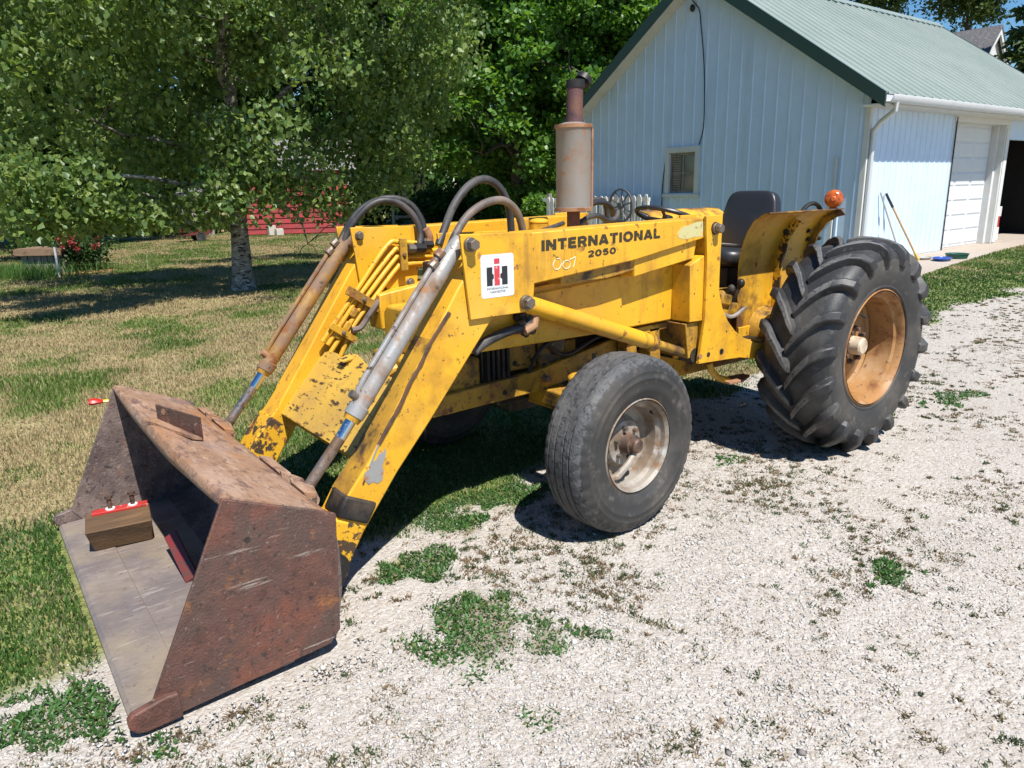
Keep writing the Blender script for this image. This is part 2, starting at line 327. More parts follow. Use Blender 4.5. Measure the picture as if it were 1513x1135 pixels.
# ------------------------------------------------------------------ mesh helpers
def setp(o, label=None, cat=None, group=None, kind=None):
    if label: o['label'] = label
    if cat: o['category'] = cat
    if group: o['group'] = group
    if kind: o['kind'] = kind
    return o
def root(name, loc, label, cat, group=None, rotz=0.0):
    o = bpy.data.objects.new(name, None)
    o.empty_display_size = 0.2
    o.location = loc; o.rotation_euler = (0, 0, rotz)
    COL.objects.link(o)
    return setp(o, label, cat, group)
def arr(o, vs, tris=None):
    pass
class MB:
    def __init__(s): s.v = []; s.f = []
    def add(s, vs, fs):
        b = len(s.v); s.v += [tuple(float(c) for c in q) for q in vs]; s.f += [tuple(b+i for i in f) for f in fs]; return s
    def box(s, c, d, rot=None):
        x, y, z = d[0]/2, d[1]/2, d[2]/2
        vs = [Vector((a*x, b*y, e*z)) for a in (-1, 1) for b in (-1, 1) for e in (-1, 1)]
        if rot is not None: vs = [rot @ q for q in vs]
        vs = [q+Vector(c) for q in vs]
        return s.add(vs, [(0, 1, 3, 2), (4, 6, 7, 5), (0, 4, 5, 1), (2, 3, 7, 6), (0, 2, 6, 4), (1, 5, 7, 3)])
    def bx(s, x0, x1, y0, y1, z0, z1):
        return s.box(((x0+x1)/2, (y0+y1)/2, (z0+z1)/2), (abs(x1-x0), abs(y1-y0), abs(z1-z0)))
    def prism(s, poly, a, b, ax='y'):
        """polygon in the two other axes, extruded from a to b along ax"""
        def pt(p, h):
            return {'y': (p[0], h, p[1]), 'x': (h, p[0], p[1]), 'z': (p[0], p[1], h)}[ax]
        n = len(poly)
        vs = [pt(p, a) for p in poly]+[pt(p, b) for p in poly]
        return s.add(vs, [tuple(range(n))[::-1], tuple(range(n, 2*n))]+[(i, (i+1) % n, n+(i+1) % n, n+i) for i in range(n)])
    def tube(s, path, r, n=8, cap=True, flat=1.0):
        path = [Vector(p) for p in path]
        rs = r if isinstance(r, (list, tuple)) else [r]*len(path)
        rings = []; up = None
        for i, p in enumerate(path):
            t = (path[min(i+1, len(path)-1)]-path[max(i-1, 0)])
            if t.length < 1e-9: t = Vector((0, 0, 1))
            t.normalize()
            if up is None:
                up = Vector((0, 0, 1)) if abs(t.z) < 0.9 else Vector((1, 0, 0))
            u = up-t*up.dot(t)
            if u.length < 1e-6: u = t.orthogonal()
            u.normalize(); w = t.cross(u); up = u
            rings.append([p+(u*math.cos(a)*flat+w*math.sin(a))*rs[i] for a in [2*math.pi*k/n for k in range(n)]])
        vs = [q for rg in rings for q in rg]
        fs = []
        for i in range(len(path)-1):
            for k in range(n):
                fs.append((i*n+k, i*n+(k+1) % n, (i+1)*n+(k+1) % n, (i+1)*n+k))
        if cap:
            fs.append(tuple(range(n))[::-1]); fs.append(tuple((len(path)-1)*n+k for k in range(n)))
        return s.add(vs, fs)
    def cyl(s, a, b, r, n=16, r1=None): return s.tube([a, b], [r, r if r1 is None else r1], n)
    def lathe(s, prof, c=(0, 0, 0), ax='y', n=48, close=False, rf=None):
        """prof = [(radius, along)]"""
        vs = []; m = len(prof)
        for k in range(n):
            a = 2*math.pi*k/n
            for j, (r, h) in enumerate(prof):
                if rf: r = rf(j, k, r)
                ca, sa = r*math.cos(a), r*math.sin(a)
                q = {'y': (ca, h, sa), 'z': (ca, sa, h), 'x': (h, ca, sa)}[ax]
                vs.append((q[0]+c[0], q[1]+c[1], q[2]+c[2]))
        fs = []
        for k in range(n):
            k2 = (k+1) % n
            for j in range(m if close else m-1):
                j2 = (j+1) % m
                fs.append((k*m+j, k2*m+j, k2*m+j2, k*m+j2))
        return s.add(vs, fs)
    def ell(s, c, r, nu=14, nv=9):
        vs = []; fs = []
        for j in range(nv+1):
            t = math.pi*j/nv
            for k in range(nu):
                a = 2*math.pi*k/nu
                vs.append((c[0]+r[0]*math.sin(t)*math.cos(a), c[1]+r[1]*math.sin(t)*math.sin(a), c[2]+r[2]*math.cos(t)))
        for j in range(nv):
            for k in range(nu):
                fs.append((j*nu+k, (j+1)*nu+k, (j+1)*nu+(k+1) % nu, j*nu+(k+1) % nu))
        return s.add(vs, fs)
    def build(s, name, m, parent=None, org=None, bevel=0.0, smooth=True, ang=35, seg=2, mirror=False):
        if org is None:
            org = (0, 0, 0)
        me = bpy.data.meshes.new(name)
        vs = [(q[0]-org[0], q[1]-org[1], q[2]-org[2]) for q in s.v]
        fs = s.f
        me.from_pydata(vs, [], fs)
        me.validate()
        import bmesh
        b = bmesh.new(); b.from_mesh(me)
        bmesh.ops.remove_doubles(b, verts=b.verts, dist=1e-5)
        bmesh.ops.recalc_face_normals(b, faces=b.faces)
        b.to_mesh(me); b.free()
        if isinstance(m, (list, tuple)):
            for q in m: me.materials.append(q)
        else: me.materials.append(m)
        if smooth:
            me.shade_smooth(); me.set_sharp_from_angle(angle=rad(ang))
        o = bpy.data.objects.new(name, me)
        COL.objects.link(o)
        if parent: o.parent = parent
        else: o.location = org
        if bevel:
            md = o.modifiers.new('bevel', 'BEVEL'); md.width = bevel; md.segments = seg; md.limit_method = 'ANGLE'; md.angle_limit = rad(40)
            md.harden_normals = False
        return o
def bulk(name, verts, faces_flat, nper, m, parent=None, col=None, org=(0, 0, 0), smooth=False):
    """big mesh from numpy: faces of nper vertices each; col = colour per vertex"""
    me = bpy.data.meshes.new(name)
    nv = len(verts); nf = len(faces_flat)//nper
    me.vertices.add(nv); me.loops.add(nf*nper); me.polygons.add(nf)
    me.vertices.foreach_set('co', (np.asarray(verts, np.float32)-np.asarray(org, np.float32)).ravel())
    me.loops.foreach_set('vertex_index', np.asarray(faces_flat, np.int32))
    me.polygons.foreach_set('loop_start', np.arange(0, nf*nper, nper, dtype=np.int32))
    me.polygons.foreach_set('loop_total', np.full(nf, nper, np.int32))
    if col is not None:
        a = me.color_attributes.new('col', 'FLOAT_COLOR', 'POINT')
        c4 = np.ones((nv, 4), np.float32); c4[:, :3] = col
        a.data.foreach_set('color', c4.ravel())
    me.update(calc_edges=True)
    if smooth: me.shade_smooth()
    me.materials.append(m)
    o = bpy.data.objects.new(name, me)
    COL.objects.link(o)
    if parent: o.parent = parent
    else: o.location = org
    return o
def fontmesh(name, txt, m, parent, p0, p1, height, lift_axis_y, off=0.0, extrude=0.0004, org=(0, 0, 0)):
    """lettering standing on the line p0->p1 (x,z) of the plane y = lift_axis_y, read from +y"""
    cu = bpy.data.curves.new(name, 'FONT'); cu.body = txt; cu.size = 1.0; cu.offset = off; cu.extrude = 0.0
    cu.align_x = 'LEFT'
    t = bpy.data.objects.new('tmp_text', cu); COL.objects.link(t)
    bpy.context.view_layer.update()
    dg = bpy.context.evaluated_depsgraph_get()
    me = bpy.data.meshes.new_from_object(t.evaluated_get(dg))
    bpy.data.objects.remove(t)
    co = np.empty(len(me.vertices)*3, np.float32); me.vertices.foreach_get('co', co); co = co.reshape(-1, 3)
    mn, mx_ = co.min(0), co.max(0)
    u = (co[:, 0]-mn[0])/(mx_[0]-mn[0]); v = (co[:, 1]-mn[1])/(mx_[1]-mn[1])
    out = np.empty_like(co)
    out[:, 0] = p0[0]+(p1[0]-p0[0])*u
    out[:, 2] = p0[1]+(p1[1]-p0[1])*u+height*v
    out[:, 1] = lift_axis_y
    me.vertices.foreach_set('co', out.ravel())
    me.materials.clear(); me.materials.append(m); me.update()
    me.name = name
    o = bpy.data.objects.new(name, me); COL.objects.link(o); o.parent = parent
    return o
def bez(pts, n=24):
    """smooth path through points (Catmull-Rom)"""
    P = [np.array(p, float) for p in pts]
    P = [2*P[0]-P[1]]+P+[2*P[-1]-P[-2]]
    out = []
    k = max(2, n//(len(P)-3))
    for i in range(1, len(P)-2):
        for j in range(k):
            t = j/k
            a, b, c, d = P[i-1], P[i], P[i+1], P[i+2]
            out.append(0.5*((2*b)+(-a+c)*t+(2*a-5*b+4*c-d)*t*t+(-a+3*b-3*c+d)*t**3))
    out.append(P[-2])
    return out
def pix(pts, axis, val): return [tuple(UN(u, v, axis, val)) for u, v in pts]
def xz(pts, y): return [(q[0], q[2]) for q in pix(pts, 'y', y)]

# numpy value noise shared by the ground, the grass and the gravel
_NT = np.random.default_rng(5).random((256, 256))
def vnoise(x, y, s=1.0, oc=4):
    x = np.asarray(x, float)*s; y = np.asarray(y, float)*s
    t = 0; a = 1; tot = 0
    for o in range(oc):
        xi = np.floor(x).astype(int); yi = np.floor(y).astype(int)
        fx = x-xi; fy = y-yi; fx = fx*fx*(3-2*fx); fy = fy*fy*(3-2*fy)
        g = lambda i, j: _NT[(xi+i+17*o) & 255, (yi+j+31*o) & 255]
        t = t+a*((g(0, 0)*(1-fx)+g(1, 0)*fx)*(1-fy)+(g(0, 1)*(1-fx)+g(1, 1)*fx)*fy)
        tot += a; a *= 0.55; x = x*2.03+3.1; y = y*2.03+1.7
    return t/tot
def sst(a, b, x):
    t = np.clip((np.asarray(x, float)-a)/(b-a), 0, 1); return t*t*(3-2*t)
# ================================================================== GROUND
GAR = (-18.4, -8.4, -10.8, -2.6)      # footprint that lifts the ground a little
def gz(x, y):
    x = np.asarray(x, float); y = np.asarray(y, float)
    dx = np.maximum(np.maximum(GAR[0]-x, x-GAR[1]), 0); dy = np.maximum(np.maximum(GAR[2]-y, y-GAR[3]), 0)
    return 0.17*(1-sst(0.2, 5.5, np.hypot(dx, dy)))
YBX = [-60, -9, -7, -5, -2, -0.4, 1.0, 2.2, 2.8, 3.5, 4.3, 8, 60]
YBY = [-1.4, -0.9, -0.6, -0.7, -0.5, -0.32, -0.1, 0.10, 0.22, 0.30, 0.24, 0.4, 0.6]
PATCH = [(2.76, 0.55, 0.17, 0.13, 0.9), (2.90, 1.10, 0.24, 0.24, 1.0), (2.6, 1.35, 0.12, 0.10, 0.6), (2.99, 1.62, 0.10, 0.07, 0.55), (1.30, 1.87, 0.13, 0.10, 0.9),
         (4.12, 0.66, 0.22, 0.13, 0.8), (3.95, 0.95, 0.10, 0.08, 0.5), (2.05, 0.22, 0.35, 0.10, 0.8), (-0.55, 0.75, 0.3, 0.1, 0.6), (-1.6, 0.9, 0.35, 0.12, 0.5), (0.8, 0.62, 0.12, 0.06, 0.5), (2.45, 0.33, 0.2, 0.08, 0.8)]
def grassm(x, y):
    x = np.asarray(x, float); y = np.asarray(y, float)
    e = y-np.interp(x, YBX, YBY)+(vnoise(x, y, 2.3)-0.5)*0.75+(vnoise(x+9, y, 9.0, 3)-0.5)*0.22
    g = 1-sst(-0.10, 0.10, e)
    for cx, cy, rx, ry, a in PATCH:
        d = np.hypot((x-cx)/rx, (y-cy)/ry)+(vnoise(x+cx, y-cy, 9.0, 4)-0.5)*2.6
        g = np.maximum(g, a*(1-sst(0.55, 1.15, d)))
    return g
def dry(x, y):
    n = 0.62*vnoise(x+31, y+7, 0.75, 5)+0.38*vnoise(x+3, y+17, 3.1, 3)
    b = -0.06+0.10*sst(-0.3, -3.2, y+(vnoise(x+5, y, 0.9, 3)-0.5)*2.4)-sst(-12, -22, y)*0.03
    b = b+np.where(x < -3, -0.16*sst(-3, -5, x)*(y > -9), 0)
    b = b-0.10*np.exp(-((y+15.5)/1.6)**2)*(x > 0)
    return 0.12+0.74*sst(0.36, 0.64, n+b)
def lawncol(x, y, j=0.0):
    d = np.clip(dry(x, y)+j, 0, 1)[..., None]
    gn = vnoise(x, y, 1.9, 3)[..., None]
    green = np.array([0.066, 0.130, 0.024])*(1-gn)+np.array([0.145, 0.215, 0.044])*gn
    tan = np.array([0.37, 0.285, 0.155])
    return green*(1-d)+tan*d
def axis(lo, flo, fhi, hi, st):
    a = list(np.arange(flo, fhi+1e-6, st))
    s = st; v = flo
    while v > lo: s *= 1.16; v -= s; a.insert(0, v)
    s = st; v = fhi
    while v < hi: s *= 1.16; v += s; a.append(v)
    return np.array(a)
gxs = axis(-420, -11, 6.5, 420, 0.085); gys = axis(-420, -11, 4.5, 420, 0.085)
GX, GY = np.meshgrid(gxs, gys, indexing='ij')
GM = grassm(GX, GY)
near = (np.hypot(GX-CAM[0], GY-CAM[1]) < 25)
GZ = gz(GX, GY)+np.where(near, (vnoise(GX, GY, 3.0, 3)-0.5)*0.020+(vnoise(GX, GY, 0.6, 2)-0.5)*0.0, 0)
BKT = (np.abs(GY) < 1.05) & (GX > 3.2) & (GX < 4.12)
GZ = np.where(BKT, -0.012, GZ)
GZ = np.where((np.hypot(GX-0, GY-0.85) < 0.5) | (np.hypot(GX-1.83, GY-0.8) < 0.4), GZ*0.3, GZ)
LC = lawncol(GX, GY)*0.80+np.array([0.05, 0.035, 0.015])
LC = np.where((GY > np.interp(GX, YBX, YBY)+0.25)[..., None], np.array([0.17, 0.145, 0.085]), LC)
nx, ny = GX.shape
idx = np.arange(nx*ny).reshape(nx, ny)
F4 = np.stack([idx[:-1, :-1], idx[1:, :-1], idx[1:, 1:], idx[:-1, 1:]], -1).reshape(-1)
gm = bpy.data.materials.new('yard_ground'); gm.use_nodes = True
nt = gm.node_tree; L = nt.links.new; p = nt.nodes['Principled BSDF']
tc = NN(nt, 'ShaderNodeTexCoord')
ac = NN(nt, 'ShaderNodeAttribute'); ac.attribute_name = 'col'
ag = NN(nt, 'ShaderNodeAttribute'); ag.attribute_name = 'gm'
def vor(scale, rnd=1.0):
    v = NN(nt, 'ShaderNodeTexVoronoi'); v.inputs['Scale'].default_value = scale; L(tc.outputs['Object'], v.inputs['Vector']); return v
v1 = vor(52); v2 = vor(120)
sx = NN(nt, 'ShaderNodeSeparateColor'); L(v1.outputs['Color'], sx.inputs[0])
r1 = NN(nt, 'ShaderNodeValToRGB'); L(sx.outputs[0], r1.inputs[0])
e = r1.color_ramp.elements; e[0].position = 0; e[0].color = (0.29, 0.245, 0.195, 1); e[1].position = 1; e[1].color = (0.50, 0.468, 0.425, 1)
q = e.new(0.18); q.color = (0.385, 0.335, 0.28, 1); q = e.new(0.5); q.color = (0.425, 0.39, 0.35, 1)
sx2 = NN(nt, 'ShaderNodeSeparateColor'); L(v2.outputs['Color'], sx2.inputs[0])
r2 = NN(nt, 'ShaderNodeValToRGB'); L(sx2.outputs[1], r2.inputs[0])
e = r2.color_ramp.elements; e[0].color = (0.31, 0.265, 0.215, 1); e[1].color = (0.475, 0.445, 0.405, 1)
mxa = NN(nt, 'ShaderNodeMix', data_type='RGBA'); mxa.inputs[0].default_value = 0.5; L(r1.outputs[0], mxa.inputs[6]); L(r2.outputs[0], mxa.inputs[7])
nz = NN(nt, 'ShaderNodeTexNoise'); nz.inputs['Scale'].default_value = 1.6; nz.inputs['Detail'].default_value = 7; L(tc.outputs['Object'], nz.inputs['Vector'])
mr = NN(nt, 'ShaderNodeMapRange'); mr.inputs[1].default_value = 0.48; mr.inputs[2].default_value = 0.72; mr.inputs[4].default_value = 0.55; L(nz.outputs[0], mr.inputs[0])
mxb = NN(nt, 'ShaderNodeMix', data_type='RGBA'); L(mr.outputs[0], mxb.inputs[0]); L(mxa.outputs[2], mxb.inputs[6]); mxb.inputs[7].default_value = (0.36, 0.32, 0.275, 1)
# lawn fine grain
ng = NN(nt, 'ShaderNodeTexNoise'); ng.inputs['Scale'].default_value = 38; ng.inputs['Detail'].default_value = 5; L(tc.outputs['Object'], ng.inputs['Vector'])
mg = NN(nt, 'ShaderNodeMapRange'); mg.inputs[1].default_value = 0.3; mg.inputs[2].default_value = 0.7; mg.inputs[3].default_value = 0.55; mg.inputs[4].default_value = 1.35; L(ng.outputs[0], mg.inputs[0])
hs = NN(nt, 'ShaderNodeHueSaturation'); L(mg.outputs[0], hs.inputs['Value']); L(ac.outputs['Color'], hs.inputs['Color'])
mxc = NN(nt, 'ShaderNodeMix', data_type='RGBA'); L(ag.outputs['Fac'], mxc.inputs[0]); L(mxb.outputs[2], mxc.inputs[6]); L(hs.outputs[0], mxc.inputs[7])
L(mxc.outputs[2], p.inputs['Base Color']); p.inputs['Roughness'].default_value = 0.9; p.inputs['Specular IOR Level'].default_value = 0.25
ad = NN(nt, 'ShaderNodeMath', operation='ADD'); L(v1.outputs['Distance'], ad.inputs[0])
ml = NN(nt, 'ShaderNodeMath', operation='MULTIPLY'); ml.inputs[1].default_value = 0.6; L(v2.outputs['Distance'], ml.inputs[0]); L(ml.outputs[0], ad.inputs[1])
bp = NN(nt, 'ShaderNodeBump'); bp.inputs['Strength'].default_value = 0.6; bp.inputs['Distance'].default_value = 0.012; bp.invert = True
L(ad.outputs[0], bp.inputs['Height']); L(bp.outputs[0], p.inputs['Normal'])
ground = bulk('ground', np.stack([GX, GY, GZ], -1).reshape(-1, 3), F4, 4, gm, col=LC.reshape(-1, 3), smooth=True)
at = ground.data.attributes.new('gm', 'FLOAT', 'POINT'); at.data.foreach_set('value', np.where(GY > np.interp(GX, YBX, YBY)+0.25, sst(0.55, 1.0, GM)*0.7, sst(0.35, 0.9, GM)).reshape(-1).astype(np.float32))
setp(ground, 'yard of white crushed limestone running into a dry patchy lawn', 'ground', kind='structure')

def inview(x, y, pad=1.35):
    d = np.stack([x-CAM[0], y-CAM[1], -CAM[2]+0*x], -1)
    z = d @ cF
    return (z > 0.4) & (np.abs(d @ cR) < pad*z*PW/2/FPX+0.8) & (d @ cU > -pad*z*PH/2/FPX-0.7)
def field(n, rmin, rmax, pw):
    """random ground points round the photographer's spot, thinner with distance"""
    u = RNG.random(n); a = PSI+(RNG.random(n)-0.5)*2*rad(60)
    k = 2-pw
    r = (rmin**k+u*(rmax**k-rmin**k))**(1/k)
    x = CAM[0]+r*np.cos(a); y = CAM[1]+r*np.sin(a)
    m = inview(x, y)
    return x[m], y[m], r[m]
# ---- grass blades
def blades(name, x, y, r, h, w, colr, lean=0.6):
    n = len(x); a = RNG.random(n)*2*np.pi; la = RNG.random(n)*2*np.pi
    b = np.stack([x, y, gz(x, y)-0.004], -1)
    sd = np.stack([np.cos(a), np.sin(a), 0*a], -1)*(w/2)[:, None]
    ln = (RNG.random(n)*lean+0.1)*h
    tip = b+np.stack([np.cos(la)*ln, np.sin(la)*ln, h], -1)
    mid = b+(tip-b)*0.55; mid[:, 2] += 0.10*h
    V = np.stack([b-sd, b+sd, mid+sd*0.75, tip, mid-sd*0.75], 1).reshape(-1, 3)
    i = np.arange(n)[:, None]*5
    Fa = np.concatenate([i+np.array([[0, 1, 2]]), i+np.array([[0, 2, 4]]), i+np.array([[4, 2, 3]])], 1).reshape(-1)
    return bulk(name, V, Fa, 3, M['blade'], col=np.repeat(colr, 5, 0))
x, y, r = field(1150000, 1.6, 34, 1.42)
g = grassm(x, y); keep = (RNG.random(len(x)) < g*0.95) & (g > 0.12)
inslab = (x < -7.2) & (y < np.interp(x, [-19.5, -13.9, -10.3, -7.3], [-3.4, -2.98, -2.53, -2.02])) & (y > -11)
keep &= ~inslab & ~((np.abs(y) < 0.93) & (x > 3.27) & (x < 4.02))
x, y, r = x[keep], y[keep], r[keep]
d = dry(x, y)
lawn = y < np.interp(x, YBX, YBY)+0.15
h = np.where(lawn, 0.032+0.026*RNG.random(len(x)), 0.012+0.014*RNG.random(len(x)))*(1-0.40*d)*(0.7+0.6*vnoise(x, y, 1.4, 2))
w = (0.0030+0.0015*RNG.random(len(x)))*(1+np.maximum(r-3, 0)*0.24)
j = np.where(RNG.random(len(x)) < d, 1.0, -1.0)*(0.25+0.75*RNG.random(len(x)))
c = lawncol(x, y, j)*(0.65+0.6*RNG.random(len(x)))[:, None]
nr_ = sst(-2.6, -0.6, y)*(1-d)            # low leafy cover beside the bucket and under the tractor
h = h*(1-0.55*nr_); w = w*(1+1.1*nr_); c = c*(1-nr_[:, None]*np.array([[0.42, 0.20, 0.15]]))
pt = (y > np.interp(x, YBX, YBY)+0.2)
c = np.where(pt[:, None], c*np.array([[0.62, 0.78, 0.85]]), c)
setp(blades('lawn_grass', x, y, r, h, w, c), 'short patchy lawn grass, green and straw coloured', 'grass', kind='stuff')
# ---- little weeds standing in the gravel, in small clumps
x, y, r = field(40000, 1.2, 15, 0.9)
wm = sst(0.44, 0.64, vnoise(x+3, y+5, 2.2, 4)+0.10*sst(1.7, 0.3, y)-0.05*sst(1.6, 2.6, y))
keep = (grassm(x, y) < 0.3) & (RNG.random(len(x)) < 0.16+wm*0.8) & ~((np.abs(y) < 0.97) & (x > 3.23) & (x < 4.06))
x, y, r = x[keep], y[keep], r[keep]
n = len(x); k = 24
sp = (0.006+0.020*RNG.random(n)**2)
kind = RNG.random(n)
x = np.repeat(x, k)+RNG.normal(0, 1, n*k)*np.repeat(sp, k); y = np.repeat(y, k)+RNG.normal(0, 1, n*k)*np.repeat(sp, k); r = np.repeat(r, k); kind = np.repeat(kind, k)[:, None]
c = np.where(kind < 0.35, np.array([[0.075, 0.105, 0.04]]), np.where(kind < 0.65, np.array([[0.15, 0.125, 0.06]]), np.array([[0.235, 0.165, 0.095]])))*(0.6+0.7*RNG.random((len(x), 1)))
xp, yp = [], []
for cx, cy, rx, ry, a_ in PATCH:
    m_ = int(34000*rx*ry*4*a_)
    xp.append(cx+(RNG.random(m_)-0.5)*3*rx); yp.append(cy+(RNG.random(m_)-0.5)*3*ry)
xp = np.concatenate(xp); yp = np.concatenate(yp)
kp = (RNG.random(len(xp)) < sst(0.15, 0.6, grassm(xp, yp))) & ~((np.abs(yp) < 0.93) & (xp > 3.27) & (xp < 4.02))
xp, yp = xp[kp], yp[kp]
cp_ = np.array([[0.062, 0.145, 0.036]])*(0.55+0.9*RNG.random((len(xp), 1)))*np.where(RNG.random((len(xp), 1)) < 0.08, np.array([[2.6, 1.2, 1.4]]), 1.0)
x = np.r_[x, xp]; y = np.r_[y, yp]; r = np.r_[r, np.hypot(xp-CAM[0], yp-CAM[1])]; c = np.concatenate([c, cp_])
isp = np.r_[np.zeros(len(x)-len(xp)), np.ones(len(xp))]
setp(blades('gravel_weeds', x, y, r, 0.005+0.012*RNG.random(len(x))+0.010*isp*RNG.random(len(x)), (0.0042+0.003*RNG.random(len(x))+0.0045*isp)*(1+np.maximum(r-3, 0)*0.12), c, 1.6), 'small brown and green weeds sprouting through the gravel', 'weeds', kind='stuff')
# ---- loose stones
x, y, r = field(260000, 1.1, 12, 1.25)
g = grassm(x, y); keep = (RNG.random(len(x)) < (1-g)**1.5*0.85*(0.22+0.78*sst(0.40, 0.58, vnoise(x*0.45+4, y*1.6+2, 0.8, 3)))) & ~((np.abs(y) < 0.93) & (x > 3.27) & (x < 4.02))
x, y, r = x[keep], y[keep], r[keep]
n = len(x)
sz = 0.0032+0.0048*RNG.random(n)**1.8+0.009*(RNG.random(n) < 0.015)*RNG.random(n)
O = np.array([[1, 0, 0], [-1, 0, 0], [0, 1, 0], [0, -1, 0], [0, 0, 0.7], [0, 0, -0.5]], float)
OF = np.array([[0, 2, 4], [2, 1, 4], [1, 3, 4], [3, 0, 4], [2, 0, 5], [1, 2, 5], [3, 1, 5], [0, 3, 5]])
V = O[None]*(0.65+0.7*RNG.random((n, 6, 3)))*sz[:, None, None]+RNG.normal(0, 0.16, (n, 6, 3))*sz[:, None, None]
a = RNG.random(n)*2*np.pi; ca, sa = np.cos(a)[:, None], np.sin(a)[:, None]
V = np.stack([V[..., 0]*ca-V[..., 1]*sa, V[..., 0]*sa+V[..., 1]*ca, V[..., 2]], -1)
V += np.stack([x, y, gz(x, y)+sz*0.12+(vnoise(x, y, 3.0, 3)-0.5)*0.020], -1)[:, None]
Fa = (np.arange(n)[:, None, None]*6+OF[None]).reshape(-1)
t = RNG.random((n, 1)); u = RNG.random((n, 1))
c = np.array([[0.475, 0.450, 0.415]])*(0.60+0.60*t)*np.where(u < 0.10, np.array([[0.82, 0.72, 0.60]]), 1.0)*np.where((u > 0.18) & (u < 0.21), np.array([[0.6, 0.58, 0.57]]), 1.0)
setp(bulk('gravel_stones', V.reshape(-1, 3), Fa, 3, M['pebble'], col=np.repeat(np.clip(c, 0, 0.76), 6, 0)), 'loose pale limestone chips covering the driveway', 'gravel', kind='stuff')
# ---- far farm lane, a sheet on the lawn
la = [UN(u, v, 'z', 0) for u, v in ((-300, 357), (20, 356), (120, 357), (200, 354), (258, 349), (258, 345), (200, 347), (120, 348), (20, 349), (-300, 350))]
lane = MB().add([(q[0], q[1], 0.02) for q in la], [tuple(range(len(la)))]).build('lane', M['concrete'])
setp(lane, 'pale dirt lane crossing behind the lawn', 'lane', kind='structure')
# ---- concrete apron
ap = MB().prism([(-7.3, -2.02), (-7.25, -3.60), (-8.46, -3.62), (-19.5, -3.62), (-19.5, -3.4), (-13.9, -2.98), (-10.3, -2.53)], 0.05, 0.197, 'z')
ap = ap.build('apron', M['concrete'], bevel=0.01)
setp(ap, 'tan concrete apron along the garage doors', 'apron', kind='structure')

# ================================================================== GARAGE
GO = (-8.47, -7.2, 0.15)
gar = root('garage', GO, 'white ribbed steel garage with green metal roof and open bay', 'garage')
XG, YR, ZR, SL = -8.47, -7.2, 5.64, 0.6775
YF, YBk, XE = -3.62, -10.78, -18.1
def zroof(y): return ZR-SL*abs(y-YR)
def ribs(a, b, pitch, w=0.045, h=0.018, extra=()):
    """positions (s, outward offset) of a ribbed sheet between a and b"""
    out = [(a, 0.0)]
    s = a+pitch/2
    while s < b-w:
        out += [(s-w/2, 0), (s-w/5, h), (s+w/5, h), (s+w/2, 0)]
        s += pitch
    out += [(b, 0.0)]
    for e in extra: out.append((e, None))
    out.sort(key=lambda q: q[0])
    res = []
    for i, (s, o) in enumerate(out):
        if o is None:
            (s0, o0), (s1, o1) = res[-1], next(q for q in out[i+1:] if q[1] is not None)
            o = o0+(o1-o0)*(s-s0)/(s1-s0+1e-9)
        res.append((s, o))
    return res
mb = MB()
HY0, HY1, HZ0, HZ1 = -7.93, -7.24, 1.42, 2.24      # window opening
rb = ribs(YBk, YF, 0.275, extra=(HY0, HY1, YR))
for (a, oa), (b, ob) in zip(rb[:-1], rb[1:]):
    ta, tb = zroof(a)-0.06, zroof(b)-0.06
    segs = [((0.1, 0.1), (HZ0, HZ0)), ((HZ1, HZ1), (ta, tb))] if (a >= HY0-1e-6 and b <= HY1+1e-6) else [((0.1, 0.1), (ta, tb))]
    for (l0, l1), (h0, h1) in segs:
        mb.add([(XG+oa, a, l0), (XG+ob, b, l1), (XG+ob, b, h1), (XG+oa, a, h0)], [(0, 1, 2, 3)])
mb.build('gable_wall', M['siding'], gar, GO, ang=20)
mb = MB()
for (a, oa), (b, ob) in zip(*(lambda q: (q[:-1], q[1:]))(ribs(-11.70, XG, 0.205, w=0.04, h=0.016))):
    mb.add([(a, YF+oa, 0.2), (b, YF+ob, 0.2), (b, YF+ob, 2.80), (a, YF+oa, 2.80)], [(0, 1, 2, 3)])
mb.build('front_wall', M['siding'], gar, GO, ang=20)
mb = MB()
mb.bx(XG-0.03, XE, YBk, YBk+0.08, 0.1, 3.1).bx(XE, XE+0.08, YBk, YF, 0.1, 3.0)
mb.prism([(YBk, 3.0), (YF, 3.0), (YR, zroof(YR)-0.08)], XE, XE+0.08, 'x')
mb.bx(XE, -17.45, YF-0.15, YF, 0.2, 2.9).bx(-14.34, -17.45, YF-0.12, YF-0.002, 2.38, 2.9)
mb.build('rear_wall', M['siding'], gar, GO)
# inside of the open bay
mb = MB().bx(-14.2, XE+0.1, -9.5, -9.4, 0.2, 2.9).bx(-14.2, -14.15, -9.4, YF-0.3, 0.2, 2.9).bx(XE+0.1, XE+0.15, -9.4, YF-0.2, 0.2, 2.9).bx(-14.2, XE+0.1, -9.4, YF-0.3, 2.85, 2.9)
mb.build('bay_lining', M['dark'], gar, GO)  # walls coloured near black to give the bay its shade
MB().bx(-8.6, XE, -10.6, YF-0.02, 0.05, 0.194).build('slab', M['concrete'], gar, GO)
